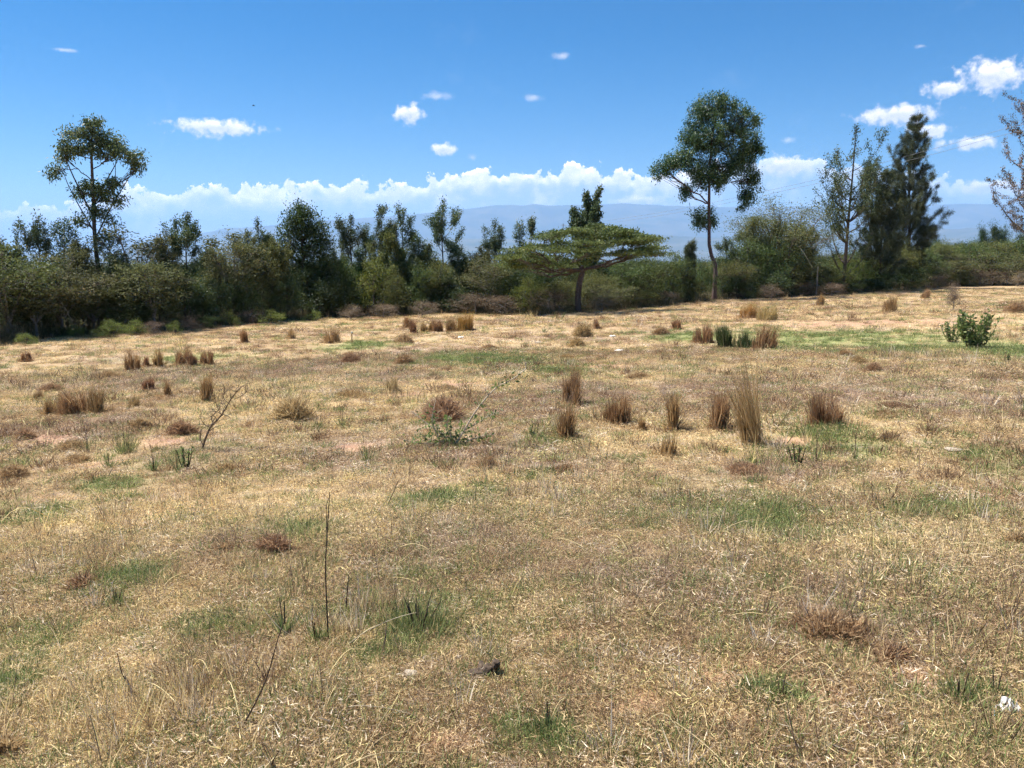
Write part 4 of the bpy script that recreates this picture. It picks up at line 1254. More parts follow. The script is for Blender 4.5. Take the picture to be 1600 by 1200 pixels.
# ------------------------------------------------------------------ undergrowth along the hedge foot and woodland in the valley (uncountable)
def undergrowth():
    rg = np.random.default_rng(5)
    n = 42000
    px = rg.uniform(-120, 1720, n)
    off = rg.gamma(1.7, 1.0, n) - .5
    y = np.interp(px, EPX, EP[:, 1]) + off
    x = (px - 800) / FPX * (y * CT + 1.6 * ST + .05 * y * ST)
    z = H(x, y)
    mb = MB()
    P = np.stack([x, y, z - .02], -1)
    hgt = (.16 + .75 * sst(-.3, 1.8, off)) * rg.uniform(.35, 1.25, n) * (1 + .8 * fbm(x / 1.4, y / 1.4, 2, 8))
    D = rg.normal(0, .42, (n, 3)); D[:, 2] = 1
    blades(mb, P, D, hgt, rg.uniform(.012, .03, n), rg.uniform(0, 1, n), rg, .5)
    return mb.mesh('undergrowth', M['undergrowth'])
tag(obj('undergrowth', undergrowth()), 'dry brown undergrowth and dead stalks along the foot of the hedge', 'undergrowth', kind='stuff')

far_coll = bpy.data.collections.new('woodland_shapes')
for i, key in enumerate([('dark', 0), ('dark', 1), ('green', 0), ('green', 1), ('olive', 0), ('thorn', 0)]):
    far_coll.objects.link(bpy.data.objects.new('wood_%02d' % i, bush_proto(*key)[1][1]))

def woodland():
    rg = np.random.default_rng(6)
    n = 2600
    y = 48 + (420 - 48) * rg.uniform(0, 1, n) ** 1.6
    px = rg.uniform(-260, 1860, n)
    ey = np.interp(px, EPX, EP[:, 1])
    x = (px - 800) / FPX * y
    ok = y > ey + 5
    x, y, px = x[ok], y[ok], px[ok]; n = len(x)
    z = H(x, y)
    sc = rg.uniform(.55, 1.25, n)
    # tops stay below the gaps in the hedge where the photograph looks out over the plain
    lim = np.interp(px, [0, 700, 1050, 1250, 1450, 1600, 1900], [402, 402, 398, 388, 374, 364, 362]) + rg.uniform(0, 10, n)
    zmax = CAMZ - (lim - 390) / FPX * y
    sc = np.minimum(sc, (zmax - z) / 4.1)
    ok = sc > .3
    x, y, z, sc = x[ok], y[ok], z[ok], sc[ok]; n = len(x)
    me = bpy.data.meshes.new('woodland'); me.vertices.add(n)
    me.vertices.foreach_set('co', np.stack([x, y, z], -1).astype(np.float32).ravel())
    for nm, tp, v in (('sc', 'FLOAT', sc), ('rz', 'FLOAT', rg.uniform(0, 6.28, n)), ('idx', 'INT', rg.integers(0, 6, n))):
        at = me.attributes.new(nm, tp, 'POINT'); at.data.foreach_set('value', np.asarray(v, np.int32 if tp == 'INT' else np.float32))
    return me
wd = obj('woodland', woodland())
wd.modifiers.new('trees', 'NODES').node_group = instancer('woodland_trees', far_coll)
tag(wd, 'far dark green woodland filling the valley beyond the hedge', 'woodland', kind='stuff')

# ------------------------------------------------------------------ single grass clumps and tussocks standing in the field
def clump_mesh(seed, h, w, mat, dens=1.0, splay=.10, wide=1.0):
    rg = np.random.default_rng(seed)
    n = int(np.clip(dens * (90 + 900 * w), 90, 520))
    mb = MB()
    # a few sub-bunches side by side make an uneven top
    k = int(np.clip(w / .07, 2, 9))
    bc = np.stack([rg.uniform(-.36, .36, k) * w, rg.uniform(-.3, .3, k) * w, np.zeros(k)], -1)
    bh = rg.uniform(.6, 1.0, k); bh[rg.integers(0, k)] = 1.0
    i = rg.integers(0, k, n)
    P = bc[i] + np.stack([rg.normal(0, .09 * w, n), rg.normal(0, .09 * w, n), np.full(n, -.02)], -1)
    D = np.stack([P[:, 0] / w * splay * 4 + rg.normal(0, splay, n), P[:, 1] / w * splay * 4 + rg.normal(0, splay, n), np.ones(n)], -1)
    rc = np.hypot(P[:, 0], P[:, 1]) / (.5 * w)
    D[:, :2] += rg.normal(0, .09, 2) + rg.normal(0, .07, (k, 2))[i]
    L = bh[i] * h * (rg.beta(3.2, 1.25, n)) * 1.15 * (1.05 - .38 * np.clip(rc, 0, 1.2) ** 1.5)
    stray = rg.uniform(0, 1, n) < .08
    D[stray] += rg.normal(0, .45, (stray.sum(), 3)) * np.array([1, 1, .2]); L[stray] *= .7
    blades(mb, P, D, L, rg.uniform(.006, .011, n) * wide, np.clip(rg.uniform(0, 1, n) * .8 + .2 * rg.uniform(0, 1, k)[i], 0, 1), rg, .3, .10)
    # loose fallen leaves round the foot
    m = n // 2
    a = rg.uniform(0, 6.283, m)
    P2 = np.stack([np.cos(a) * rg.uniform(.1, .5, m) * w, np.sin(a) * rg.uniform(.1, .5, m) * w, np.full(m, .01)], -1)
    D2 = np.stack([np.cos(a), np.sin(a), rg.uniform(.1, .8, m)], -1)
    blades(mb, P2, D2, rg.uniform(.25, .7, m) * min(h, .3), .006 * wide, rg.uniform(.4, 1, m), rg, .6, .3)
    return mb.mesh('grass_clump', M[mat])

def tussock_mesh(seed, h, w, mat='tussock'):
    rg = np.random.default_rng(seed)
    n = int(np.clip(4200 * w, 350, 1500))
    a = rg.uniform(0, 6.283, n); r_ = np.sqrt(rg.uniform(0, 1, n))
    lump = 1 + .45 * np.sin(a * 2 + rg.uniform(0, 6)) * rg.uniform(.4, 1) + .25 * np.sin(a * 5 + rg.uniform(0, 6))
    P = np.stack([r_ * np.cos(a) * w * .46 * lump, r_ * np.sin(a) * w * .42 * lump, -.02 + h * .6 * (1 - r_ ** 2)], -1)
    D = np.stack([np.cos(a) * r_ * .5, np.sin(a) * r_ * .5, rg.uniform(.1, .8, n)], -1) + rg.normal(0, .6, (n, 3))
    D[:, 2] = np.abs(D[:, 2])
    mb = MB()
    blades(mb, P, D, rg.uniform(.25, .65, n) * h, rg.uniform(.004, .008, n) * (1 + .6 * (h > .2)), rg.uniform(0, 1, n) ** .9, rg, .8)
    return mb.mesh('tussock', M[mat])

def field_thing(name, me, px, py, label, cat, group=None, rz=0.0):
    b = pg(px, py)
    return tag(obj(name, me, None, b, rz), label, cat, group)

G1 = 'dried grass clumps standing in the field'
# (px, row of foot, width, height, material, label)
CLUMPS = [
    (210, 581, 15, 40, 'clump_brown', 'narrow brown grass clump, leftmost of the upright row near the scrub'),
    (225, 574, 10, 20, 'clump_brown', 'very small brown grass clump just right of the leftmost upright one'),
    (247, 573, 14, 30, 'clump_brown', 'pointed brown grass clump, third in the upright row near the scrub'),
    (283, 571, 18, 34, 'clump_brown', 'tall brown grass clump starting the tight group of four near the scrub'),
    (302, 574, 16, 28, 'clump_brown', 'second brown grass clump in the tight group of four near the scrub'),
    (314, 571, 13, 28, 'clump_brown', 'third brown grass clump in the tight group of four near the scrub'),
    (325, 572, 13, 30, 'clump_brown', 'last brown grass clump in the tight group of four near the scrub'),
    (234, 611, 13, 22, 'clump_brown', 'small brown grass clump left of the pointed one below the upright row'),
    (260, 621, 14, 28, 'clump_brown', 'small pointed brown grass clump below the upright row'),
    (320, 629, 20, 44, 'clump_brown', 'solid upright brown grass clump standing alone above the dead branch'),
    (120, 648, 46, 46, 'clump_brown', 'broad dark brown grass clump, biggest at the left'),
    (155, 646, 34, 52, 'clump_brown', 'ragged tall grass clump joined to the biggest left clump'),
    (85, 648, 26, 36, 'clump_brown', 'thin brown grass clump left of the biggest left clump'),
    (62, 626, 20, 18, 'clump_brown', 'low reddish grass clump behind the thin left clump'),
    (457, 656, 48, 38, 'tussock', 'round reddish brown grass cushion standing alone left of centre'),
    (692, 656, 62, 40, 'tussock', 'wide reddish grass cushion behind the straggly green shrub'),
    (892, 632, 28, 64, 'clump_brown', 'tall narrow brown grass clump, rear one of the pair near the centre'),
    (886, 686, 30, 58, 'clump_brown', 'front brown grass clump of the pair near the centre'),
    (967, 662, 42, 50, 'clump_brown', 'spreading brown grass clump right of the centre pair'),
    (1000, 672, 15, 26, 'clump_brown', 'tiny dark grass clump between the spreading one and the slim column'),
    (1056, 672, 26, 62, 'clump_brown', 'slim column-like brown grass clump'),
    (1134, 672, 44, 70, 'clump_brown', 'thick brown grass clump left of the tallest pale grass'),
    (1184, 696, 46, 142, 'clump_tan', 'tallest pale thin grass clump with long feathery stalks'),
    (1284, 666, 54, 64, 'clump_brown', 'broad brown grass clump right of the tallest pale grass'),
    (1038, 713, 30, 50, 'clump_tan', 'pale sparse grass clump in front of the slim column'),
    (724, 516, 24, 34, 'clump_orange', 'bright orange grass clump left of the acacia'),
    (735, 516, 10, 20, 'clump_brown', 'small brown grass clump touching the left orange one'),
    (706, 518, 14, 26, 'clump_brown', 'stout brown grass clump beside the left orange one'),
    (683, 519, 16, 26, 'clump_brown', 'brown grass clump, second left of the orange one by the acacia'),
    (672, 519, 9, 14, 'clump_brown', 'thin short grass clump, third left of the orange one'),
    (663, 519, 9, 16, 'clump_brown', 'thin brown grass clump, fourth left of the orange one'),
    (645, 521, 14, 20, 'clump_brown', 'leaning brown grass clump, last left of the orange one'),
    (635, 512, 18, 20, 'clump_brown', 'brown grass clump at the hedge behind the row by the orange one'),
    (1170, 497, 28, 28, 'clump_orange', 'bright orange grass clump near the tall gum tree'),
    (1200, 501, 32, 34, 'clump_tan', 'tan grass clump right of the orange one near the tall gum tree'),
    (1136, 544, 30, 42, 'clump_green', 'dark green grass clump, left of the green and brown trio'),
    (1163, 546, 30, 30, 'clump_green', 'low green grass clump in the middle of the trio'),
    (1193, 547, 36, 46, 'clump_brown', 'brown grass clump at the right of the green and brown trio'),
    (1098, 536, 28, 36, 'clump_brown', 'brown grass clump left of the dark green clump'),
    (911, 526, 20, 22, 'tussock', 'small brown grass clump in front of the acacia trunk'),
    (932, 514, 13, 18, 'tussock', 'small upright grass tuft right below the acacia trunk'),
    (901, 543, 20, 17, 'tussock', 'rounded brown tuft below the two near the acacia'),
    (1059, 515, 14, 18, 'clump_brown', 'little upright grass tuft left of the tall gum foot'),
    (520, 536, 26, 28, 'clump_tan', 'faded tan grass clump below the dense dark tree'),
    (380, 536, 14, 22, 'clump_brown', 'small brown grass clump below the tan acacia'),
    (456, 530, 18, 20, 'clump_tan', 'small tan grass clump between brown and faded clumps'),
    (614, 614, 18, 34, 'clump_tan', 'thin tan grass tuft behind the straggly green shrub'),
    (1390, 488, 22, 30, 'clump_brown', 'thin brown stalks below the casuarinas'),
    (1283, 478, 16, 20, 'clump_brown', 'dull brown tuft in front of the fence post'),
    (1446, 466, 14, 16, 'tussock', 'small brown tuft at the edge right of the casuarinas'),
    (212, 638, 26, 24, 'clump_tan', 'pale loose grass clump right of the biggest left clump'),
    (40, 565, 16, 18, 'clump_brown', 'small brown tuft near the far left hedge foot'),
]
for i, (px, py, w, h, mat, lab) in enumerate(CLUMPS):
    b = pg(px, py); s = scale_at(b)
    if mat == 'tussock' and w > 18:
        me = tussock_mesh(900 + i, h * s * 1.05, w * s * 1.05)
    elif px == 1184:
        me = clump_mesh(900 + i, h * s * 1.62, w * s * .95, mat, .6, .045, .8)
    else:
        me = clump_mesh(900 + i, h * s * 1.22, w * s * 1.05, mat, 1.25 if mat != 'clump_tan' else .7, .05, 1.0 if s < .011 else 1.6)
    tag(obj('grass_clump', me, None, b, 0), lab, 'grass clump', G1)

G2 = 'low dark tussocks in the field'
TUSS = [
    (40, 685, 26, 17, 'dark brown tussock on bare soil at the left edge'), (20, 746, 46, 24, 'wide dark tussock nearest the left edge'), (112, 702, 44, 17, 'flat tussock below the biggest left grass clump'),
    (120, 723, 50, 16, 'low purplish tussock on the reddish soil patch'), (220, 668, 28, 18, 'rounded tussock right of the biggest left grass clump'), (284, 678, 36, 24, 'dark rounded tussock left of the dead branch'),
    (355, 738, 38, 18, 'grey brown tussock below the dead branch'), (762, 732, 34, 24, 'small dark tussock below the straggly green shrub'), (790, 742, 24, 12, 'flat reddish tussock right beside the dark one below the shrub'),
    (428, 862, 58, 32, 'dark scorched tussock with a hollow, near the tall thin stem'), (352, 862, 50, 20, 'flat brown tussock left of the scorched one'), (128, 918, 56, 26, 'dull brown tussock at the left near the green patch'),
    (885, 736, 50, 14, 'flat dark mat of dead grass below the centre pair'), (1165, 736, 70, 15, 'wide flat dark mat below the tallest pale grass'), (1365, 581, 26, 15, 'grey twiggy tussock on the purplish ground'),
    (1320, 556, 22, 12, 'small dark tussock below the green strip'), (548, 566, 30, 15, 'dark grey tussock, left of the two below the orange clump row'), (632, 568, 26, 15, 'brown peaked tussock, right of the two below the orange clump row'),
    (632, 536, 22, 14, 'brown tussock between the orange clump row and the peaked one'), (1033, 523, 18, 13, 'small purplish tussock right of the acacia shadow'), (1587, 488, 24, 16, 'brown tussock at the right edge behind the green shrub'),
    (885, 560, 26, 9, 'flat dark lump above the centre pair'), (1340, 566, 24, 12, 'flat reddish tussock under the green strip'), (550, 620, 50, 13, 'flat dark mat behind the round cushion'), (170, 590, 40, 12, 'flat brown mat below the upright row'),
    (80, 610, 30, 12, 'flat brown tussock above the thin left clump'), (1300, 992, 110, 42, 'large flattened mat of dead grass at the lower right'), (1400, 1030, 60, 30, 'spiky dead grass tuft below the large mat at the lower right'),
    (765, 545, 22, 8, 'thin dark mat right of the green streak'), (1000, 590, 30, 10, 'small flat mat right above the spreading clump'), (1400, 640, 70, 14, 'broad purplish mat on the purple ground'), (1590, 850, 40, 22, 'dark tussock cut by the right picture edge'),
    (8, 1180, 46, 40, 'dark tuft cut by the left picture edge at the bottom'), (700, 610, 40, 10, 'flat brown mat behind the wide reddish cushion'), (1385, 650, 60, 12, 'flat dull mat right of the broad brown clump'),
]
for i, (px, py, w, h, lab) in enumerate(TUSS):
    b = pg(px, py); s = scale_at(b)
    tag(obj('tussock', tussock_mesh(1200 + i, max(h * s, .05) * 1.1, w * s), None, b, 0), lab, 'tussock', G2)

# ------------------------------------------------------------------ small green plants
def weed_mesh(seed, h, w, n_stems, leaf, n_leaf, upright=1.0):
    rg = np.random.default_rng(seed)
    sm, lm = MB(), MB()
    if leaf[1] < .01:                 # grassy weeds: a bunch of fine blades round a few stalks
        n = n_stems * n_leaf
        P = np.stack([rg.normal(0, .2 * w, n), rg.normal(0, .2 * w, n), np.full(n, -.01)], -1)
        D = np.stack([P[:, 0] / w * 1.2, P[:, 1] / w * 1.2, np.ones(n)], -1) + rg.normal(0, .28, (n, 3))
        blades(lm, P, D, rg.beta(2, 2, n) * h * 1.1, rg.uniform(.003, .006, n), rg.uniform(0, 1, n), rg, .35)
        for i in range(max(2, n_stems // 3)):
            e = np.array([rg.normal(0, .15 * w), rg.normal(0, .15 * w), h * rg.uniform(.8, 1.1)])
            tube(sm, bez(np.array([e[0] * .4, e[1] * .4, -.02]), np.array([e[0] * .5, e[1] * .5, h * .5]), e, 6), np.linspace(.004, .002, 6), 3)
        return [('stem', sm.mesh('stem', M['stem_dark'], True)), ('foliage', lm.mesh('foliage', M['weed_blade']))]
    for i in range(n_stems):
        a = rg.uniform(0, 6.283); r_ = w * .5 * rg.uniform(.2, 1)
        e = np.array([r_ * math.cos(a), r_ * math.sin(a), h * rg.uniform(.6, 1)])
        p = bez(np.array([e[0] * .25, e[1] * .25, -.02]), np.array([e[0] * .8, e[1] * .8, e[2] * .45]), e, 7)
        tube(sm, p, np.linspace(.007, .003, 7), 4)
        t = rg.uniform(.12, 1, n_leaf) * 5.99; k = t.astype(int); f = (t - k)[:, None]
        P = p[k] * (1 - f) + p[k + 1] * f
        D = rg.normal(size=(n_leaf, 3)) * np.array([1, 1, .5]) + np.array([0, 0, .6 * upright])
        leaves(lm, P, D, rg.uniform(.6, 1.2, n_leaf) * leaf[0], leaf[1] * rg.uniform(.8, 1.2, n_leaf), rg.uniform(0, 1, n_leaf), rg, .08)
    return [('stem', sm.mesh('stem', M['stem_dark'], True)), ('foliage', lm.mesh('foliage', M['weed_leaf']))]

WEEDS = [
    (1522, 546, 70, 62, 30, (.095, .045), 40, 'green_shrub', 'leafy green shrub standing in the green strip at the right'),
    (1487, 534, 34, 32, 14, (.07, .03), 24, 'green_shrub', 'low dark green shrub beside the leafy green one at the right'),
    (1572, 566, 16, 18, 4, (.05, .02), 16, 'weed', 'tiny dark green weed below the leafy green shrub'),
    (197, 708, 26, 44, 9, (.035, .008), 18, 'weed', 'upright green weed bunch, tallest right of the reddish soil patch'),
    (172, 730, 20, 26, 6, (.035, .008), 14, 'weed', 'grey green weed on the reddish soil patch'),
    (290, 732, 26, 36, 7, (.032, .012), 18, 'weed', 'leafy green weed below the dark rounded tussock'),
    (240, 736, 10, 36, 3, (.03, .006), 16, 'weed', 'thin dark upright weed left of the leafy one'),
    (278, 738, 8, 40, 2, (.03, .006), 16, 'weed', 'single dark weed stalk beside the leafy weed'),
    (137, 706, 10, 52, 2, (.03, .006), 22, 'weed', 'tall thin dark weed above the reddish soil patch'),
    (498, 670, 22, 28, 6, (.03, .008), 14, 'weed', 'grey green weed right of the round cushion'),
    (535, 668, 8, 30, 3, (.03, .006), 18, 'weed', 'slim upright weed between cushion and green shrub'),
    (572, 722, 24, 44, 5, (.03, .005), 10, 'weed', 'dark wispy weed stalks left of the straggly green shrub'),
    (1245, 727, 30, 34, 7, (.032, .012), 16, 'weed', 'leafy green weed below the broad brown clump'),
    (1275, 722, 20, 50, 4, (.035, .009), 14, 'weed', 'pale stalked weed right of the leafy one'),
    (1335, 720, 14, 44, 3, (.03, .008), 12, 'weed', 'thin upright weed right of the pale stalked one'),
    (830, 683, 12, 20, 4, (.03, .012), 14, 'weed', 'tiny green weed left of the front centre clump'),
    (1220, 1090, 50, 34, 10, (.05, .008), 22, 'weed', 'dark green spreading weed on bare soil at the lower right'),
    (1500, 1092, 54, 44, 11, (.05, .009), 22, 'weed', 'dark green weed left of the crumpled plastic'),
    (445, 990, 36, 56, 8, (.05, .007), 18, 'weed', 'dark wispy green weed left of the tall thin stem'),
    (655, 985, 130, 44, 30, (.07, .008), 34, 'weed', 'wide bushy green grass weed right of the tall thin stem'),
    (855, 1140, 40, 40, 8, (.05, .008), 20, 'weed', 'green weed tuft at the bottom middle'),
    (495, 1000, 30, 40, 8, (.05, .008), 18, 'weed', 'small green weed at the foot of the tall thin stem'),
    (1555, 1085, 30, 40, 6, (.05, .008), 18, 'weed', 'thin weed behind the crumpled plastic'),
    (180, 945, 44, 30, 10, (.045, .007), 20, 'weed', 'green weed tuft in the green patch at the lower left'),
    (875, 500, 26, 14, 6, (.06, .02), 14, 'weed', 'green weed at the foot of the acacia trunk'),
    (850, 520, 20, 9, 5, (.05, .02), 14, 'weed', 'low dark green weed in front of the acacia shade'),
]
for i, (px, py, w, h, ns, lf, nl_, nm, lab) in enumerate(WEEDS):
    b = pg(px, py); s = scale_at(b)
    plant(nm, lab, 'shrub' if nm == 'green_shrub' else 'weed', b, weed_mesh(1500 + i, h * s, w * s, ns, lf, nl_), 'small green plants in the field', i * 1.3)

# the twiggy tan bush near the right edge
b = pg(1490, 484); s = scale_at(b)
plant('twiggy_bush', 'twiggy tan bush with bare branches behind the green shrubs', 'bush', b, bush_proto('brown', 1), None, .4, (36 * s / 4 * 1.2, 36 * s / 4 * 1.2, 46 * s / 4))

# ------------------------------------------------------------------ bent branches and thin stems
def px_path(pts, y, base):
    return np.array([wp(a, b_, y) - base for a, b_ in pts])

def branch_thing(name, label, cat, foot, lines, mat, leafmat=None, nleaf=0, leaf=(.05, .02), seed=1, thick=1.0, k=5, twiglets=0):
    rg = np.random.default_rng(seed)
    b = pg(*foot); s = scale_at(b)
    root = obj(name, None, None, b); tag(root, label, cat)
    lm = MB()
    for (pts, r_) in lines:
        p = px_path(pts, b[1], b)
        p[:, 1] += np.linspace(0, rg.normal(0, .10), len(p))
        p = smooth_path(p, 10)
        mb = MB(); tube(mb, p, np.linspace(r_, r_ * .45, 10) * thick, k)
        obj('branch', mb.mesh('branch', M[mat], True), root)
        if twiglets:
            mb2 = MB()
            q0 = p[rg.integers(2, 10, twiglets)]
            q1 = q0 + rg.normal(0, 1, (twiglets, 3)) * np.array([.07, .07, .04]) + np.array([.02, 0, .05])
            twigs(mb2, q0, q1, r_ * .35, r_ * .12, .5, .1)
            q2 = q1 + rg.normal(0, .035, (twiglets, 3)) + np.array([0, 0, .02])
            twigs(mb2, q1, q2, r_ * .14, r_ * .07, .5)
            o_ = obj('twigs', mb2.mesh('twigs', M[mat], True), root); o_['kind'] = 'stuff'
        if nleaf:
            n = nleaf
            t = rg.uniform(.15, 1, n) * 8.99; kk = t.astype(int)
            P = p[kk] + rg.normal(0, .025, (n, 3))
            leaves(lm, P, rg.normal(size=(n, 3)) + np.array([0, 0, .3]), rg.uniform(.6, 1.2, n) * leaf[0], leaf[1], rg.uniform(.3, 1, n), rg, .06)
    if nleaf: obj('foliage', lm.mesh('foliage', M[leafmat]), root)
    return root

branch_thing('straggly_shrub', 'straggly green shrub with pale arching branches near the centre', 'shrub', (708, 698),
    [([(708, 698), (722, 678), (738, 650), (756, 625), (778, 602), (800, 592), (822, 574)], .011), ([(705, 697), (690, 680), (668, 668), (640, 648)], .010), ([(700, 697), (688, 690), (676, 660), (677, 636)], .008),
     ([(706, 698), (716, 680), (745, 664), (768, 650), (780, 648)], .008), ([(708, 698), (730, 690), (752, 682), (772, 680)], .007), ([(703, 698), (680, 692), (650, 690), (632, 684)], .007), ([(706, 698), (704, 680), (698, 664), (702, 650)], .008),
     ([(708, 698), (716, 690), (722, 676), (726, 660)], .007), ([(706, 698), (695, 690), (668, 684), (655, 672)], .006)],
    'stick_pale', 'weed_leaf', 50, (.055, .022), 5, twiglets=8)
branch_thing('dead_branch', 'dark dead branch leaning up to the right with spiky twigs', 'branch', (316, 702),
    [([(316, 702), (324, 680), (334, 662), (348, 650), (360, 632), (372, 614), (386, 600)], .016), ([(334, 662), (330, 652), (342, 640), (346, 628)], .008), ([(348, 650), (344, 640), (340, 622), (342, 612)], .006), ([(360, 632), (352, 622), (356, 610)], .005),
     ([(318, 698), (312, 690), (308, 676)], .007), ([(330, 668), (322, 662), (318, 650)], .006), ([(366, 624), (378, 618), (384, 612)], .005)],
    'stem_brown', None, 0, seed=8, thick=.7, twiglets=16)
STEMS = [
    ((513, 998), [([(513, 998), (511, 940), (510, 880), (514, 820), (518, 765)], .0036), ([(511, 850), (505, 800), (507, 785)], .002)], 'tallest thin dark stem standing alone in the near grass'),
    ((541, 955), [([(541, 955), (541, 930), (543, 902)], .004)], 'short thin dark stem right behind the tallest stem'),
    ((203, 1068), [([(203, 1068), (204, 1040), (209, 994)], .003)], 'short dark stem at the lower left'),
    ((376, 1140), [([(376, 1140), (398, 1100), (415, 1060), (428, 1010), (440, 975)], .0032)], 'long dark stem leaning right at the lower left'),
    ((598, 1020), [([(598, 1020), (599, 1000), (597, 980)], .003)], 'tiny dark stalk at the foot of the bushy weed'),
    ((610, 790), [([(605, 790), (612, 775), (622, 752)], .004)], 'small dark twig above the tallest stem'),
    ((425, 1195), [([(425, 1195), (440, 1160), (462, 1118)], .0028)], 'dark stem at the bottom edge left of the middle'),
    ((1252, 1195), [([(1252, 1195), (1251, 1170), (1249, 1130)], .0026)], 'thin dark stem at the bottom edge right of the middle'),
]
for i, (foot, lines, lab) in enumerate(STEMS):
    branch_thing('dry_stem', lab, 'stem', foot, lines, 'stem_dark', seed=20 + i, thick=1.15)
STRAWS = [
    ((540, 1010), [([(540, 1010), (575, 980), (620, 955), (655, 940)], .0022)], 'pale bent straw arching over the bushy weed'),
    ((700, 1115), [([(520, 1112), (560, 1098), (620, 1100), (690, 1118)], .002)], 'long pale straw arched low at the bottom middle'),
    ((480, 1000), [([(410, 950), (440, 975), (485, 1000), (493, 1030)], .002)], 'pale kinked straw left of the tallest stem'),
    ((140, 1015), [([(138, 1012), (160, 1040), (178, 1068)], .002)], 'pale fallen straw at the lower left'),
    ((920, 1085), [([(812, 1100), (860, 1082), (930, 1072)], .002)], 'long pale straw lying flat near the bottom middle'),
]
for i, (foot, lines, lab) in enumerate(STRAWS):
    branch_thing('straw', lab, 'straw', foot, lines, 'stick_pale', seed=60 + i, k=4)

# ------------------------------------------------------------------ stones, dung and litter
def lump_mesh(seed, name, r, mat, rough=.25, nu=14, nv=9):
    rg = np.random.default_rng(seed)
    u = np.linspace(0, 2 * math.pi, nu, endpoint=False); v = np.linspace(.08, math.pi - .08, nv)
    U, V_ = np.meshgrid(u, v)
    D = np.stack([np.cos(U) * np.sin(V_), np.sin(U) * np.sin(V_), np.cos(V_)], -1)
    ph = rg.uniform(0, 6, 6)
    k = 1 + rough * (np.sin(3 * U + ph[0]) * np.sin(2 * V_ + ph[1]) * .6 + np.sin(5 * U + ph[2]) * np.sin(4 * V_ + ph[3]) * .4) + rg.normal(0, rough * .16, U.shape)
    P = D * k[..., None] * np.array(r)
    i, j = np.meshgrid(np.arange(nv - 1), np.arange(nu), indexing='ij')
    f = np.stack([i * nu + j, (i + 1) * nu + j, (i + 1) * nu + (j + 1) % nu, i * nu + (j + 1) % nu], -1).reshape(-1, 4)
    mb = MB(); mb.add(P.reshape(-1, 3), f)
    mb.f.append(np.array([list(range(nu))])); mb.var.append([.5])
    mb.f.append(np.array([[(nv - 1) * nu + q for q in range(nu)][::-1]])); mb.var.append([.5])
    return mb.mesh(name, M[mat])

for i, (px, py, w, h, mat, lab) in enumerate([
        (641, 1056, 28, 12, 'stone', 'pale flat stone below the bushy weed'), (716, 1030, 14, 8, 'stone', 'small pale stone left of the dark wood chunk'), (1042, 1014, 16, 7, 'stone_white', 'small whitish chip in the near grass'),
        (1155, 1181, 24, 12, 'stone_white', 'whitish stone at the bottom edge'), (1490, 704, 28, 6, 'stone', 'flat grey stone at the right in the pale grass'), (968, 549, 18, 5, 'stone_white', 'long white flat stone above the centre pair'),
        (957, 526, 12, 4, 'stone_white', 'small white stone behind the long flat one'), (720, 528, 12, 4, 'stone_white', 'white chip below the orange clump row'), (842, 536, 12, 4, 'stone', 'pale flat chip left of the two white stones'),
        (863, 640, 12, 6, 'stone', 'pale chip at the foot of the rear centre clump'), (1252, 806, 8, 6, 'stone_white', 'tiny white pebble in the green patch'), (968, 778, 18, 5, 'stone', 'flat pale chip in the middle of the field')]):
    b = pg(px, py); s = scale_at(b)
    b[2] += h * s * .15 + .004
    tag(obj('stone', lump_mesh(40 + i, 'stone', (w * s / 2, w * s * .4, max(h * s * .4, .010)), mat, .18), None, b, i * .7), lab, 'stone', 'stones in the field')

b = pg(757, 1056); s = scale_at(b)
root = obj('wood_chunk', None, None, b); tag(root, 'dark broken wood chunk lying in the near grass', 'wood')
for i, (dx_, dz_, r_, tilt) in enumerate([(-14, 4, (14, 9, 6), .1), (4, 7, (12, 9, 7), .5), (18, 14, (8, 7, 12), .9), (-2, 2, (20, 12, 4), 0)]):
    o = obj('splinter', lump_mesh(70 + i, 'splinter', tuple(q * s for q in r_), 'dung', .4), root, (dx_ * s, (i - 1) * 4 * s, dz_ * s + .006))
    o.rotation_euler = (.2 * i, -tilt, .5 * i)

# crumpled plastic: a folded sheet with ridges and a printed blue corner
def crumple(seed, w, d, h, mat, n=12):
    rg = np.random.default_rng(seed)
    U, V_ = np.meshgrid(np.linspace(-1, 1, n), np.linspace(-1, 1, n), indexing='ij')
    z = np.abs(rg.normal(0, .5, (n, n))) * (1 - .6 * U ** 2) * (1 - .6 * V_ ** 2) + .25 * (1 - U ** 2)
    X = U + rg.normal(0, .12, U.shape); Y = V_ + rg.normal(0, .12, U.shape)
    P = np.stack([X * w / 2, Y * d / 2, z * h * .8], -1)
    i, j = np.meshgrid(np.arange(n - 1), np.arange(n - 1), indexing='ij')
    f = np.stack([i * n + j, (i + 1) * n + j, (i + 1) * n + j + 1, i * n + j + 1], -1).reshape(-1, 4)
    return MB().add(P.reshape(-1, 3), f).mesh('sheet', M[mat])
b = pg(1570, 1112); s = scale_at(b)
root = obj('plastic_litter', None, None, b + np.array([0, 0, -.006])); tag(root, 'crumpled white plastic litter with a blue end at the lower right', 'litter')
o = obj('sheet', crumple(3, 30 * s, 26 * s, 30 * s, 'plastic'), root, (8 * s, 0, 0)); o.rotation_euler = (0, -.25, .3)
o = obj('flap', crumple(6, 20 * s, 18 * s, 26 * s, 'plastic', 9), root, (-8 * s, -3 * s, 0)); o.rotation_euler = (.2, .35, -.4)
o = obj('blue_end', crumple(5, 12 * s, 14 * s, 13 * s, 'plastic_blue', 8), root, (-20 * s, -6 * s, 0)); o.rotation_euler = (0, .2, .2)

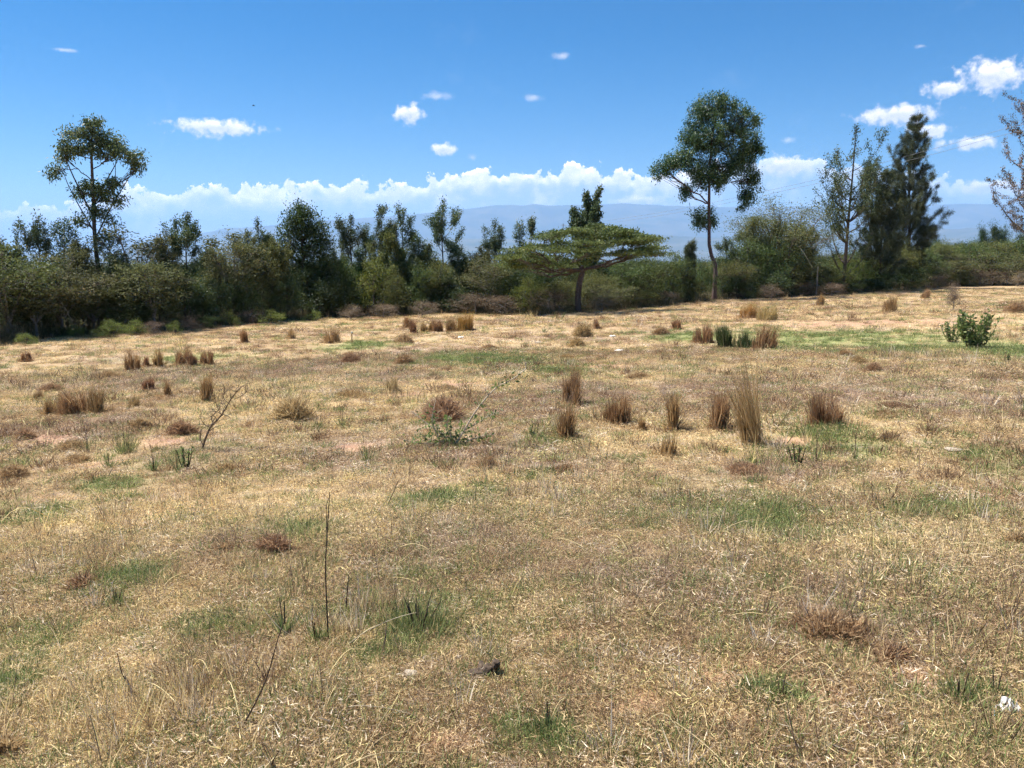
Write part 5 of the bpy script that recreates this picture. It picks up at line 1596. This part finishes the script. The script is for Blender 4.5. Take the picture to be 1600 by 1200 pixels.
# ------------------------------------------------------------------ posts, wires and the bird
b = on_ground(1275, edge_y(1275) - .1); s = scale_at(b)
root = obj('fence_post', None, None, b); tag(root, 'grey wooden fence post with pale top before the olive bushes', 'post')
hgt = (459 - 414) * s
pm = MB(); tube(pm, [(0, 0, -.1), (.02, 0, hgt * .5), (-.01, 0, hgt - .1)], [.055, .05, .048], 8); obj('shaft', pm.mesh('shaft', M['post'], True), root)
pm = MB(); tube(pm, [(-.01, 0, hgt - .1), (-.012, 0, hgt)], [.052, .046], 8); obj('cap', pm.mesh('cap', M['post_cap'], True), root)
b = pg(550, 536); s = scale_at(b)
root = obj('stake', None, None, b); tag(root, 'short thin stake with pale tip below the slim trees', 'stake')
hgt = 18 * s
pm = MB(); tube(pm, [(0, 0, -.05), (.004, 0, hgt * .85)], [.022, .020], 6); obj('shaft', pm.mesh('shaft', M['clump_tan'], True), root)
pm = MB(); tube(pm, [(.004, 0, hgt * .85), (.004, 0, hgt)], [.024, .018], 6); obj('tip', pm.mesh('tip', M['post_cap'], True), root)

def wire_pt(px, py, y): return wp(px, py, y)
WIRES = [([(1760, 150, 40), (1560, 204, 47), (1453, 234, 62), (1266, 283, 84), (1060, 327, 130), (940, 346, 175), (880, 353, 215)], 'upper of the two thin power lines crossing behind the casuarinas'),
         ([(1760, 164, 40), (1560, 213, 47), (1450, 243, 62), (1266, 289, 84), (1060, 332, 130), (940, 350, 175), (880, 357, 215)], 'lower of the two thin power lines crossing behind the casuarinas')]
for pts, lab in WIRES:
    p = smooth_path([wire_pt(*q) for q in pts], 40)
    o0 = p[0].copy()
    mb = MB(); tube(mb, p - o0, np.full(40, .007) + np.linspace(0, .012, 40), 4)
    tag(obj('power_line', mb.mesh('power_line', M['wire'], True), None, o0), lab, 'power line', 'power lines')
for i, (q, lab) in enumerate([((1760, 148, 40), 'wooden power pole outside the right picture edge'), ((880, 351, 215), 'far wooden power pole hidden behind the acacia crown')]):
    top = wp(*q); g = np.array([top[0], top[1], float(H(top[0], top[1]))]); hh = top[2] - g[2] + .3
    root = obj('power_pole', None, None, g); tag(root, lab, 'pole')
    pm = MB(); tube(pm, [(0, 0, -.3), (0, 0, hh)], [.14, .10], 8); obj('shaft', pm.mesh('shaft', M['post'], True), root)
    pm = MB(); tube(pm, [(-.6, 0.12, hh - .4), (.6, 0.12, hh - .4)], [.05, .05], 5); obj('crossarm', pm.mesh('crossarm', M['post'], True), root)

bp = wp(396, 165, 110)
bm = MB()
tube(bm, [(-.17, 0, 0), (-.08, 0, .01), (.06, 0, .01), (.16, 0, -.01), (.24, 0, -.01)], [.01, .05, .055, .025, .008], 6)
bm.add([(-.06, 0, .03), (.08, 0, .03), (.02, .20, .09), (-.04, .40, .04), (-.10, .18, .07)], [[0, 1, 2, 4]]); bm.f.append(np.array([[4, 2, 3]]) + bm.n - 5); bm.var.append([.5])
bm.add([(-.06, 0, .03), (.08, 0, .03), (.02, -.20, .09), (-.04, -.40, .04), (-.10, -.18, .07)], [[4, 2, 1, 0]]); bm.f.append(np.array([[3, 2, 4]]) + bm.n - 5); bm.var.append([.5])
tag(obj('bird', bm.mesh('bird', M['bird']), None, bp, .5), 'tiny dark bird gliding high in the blue sky', 'bird')
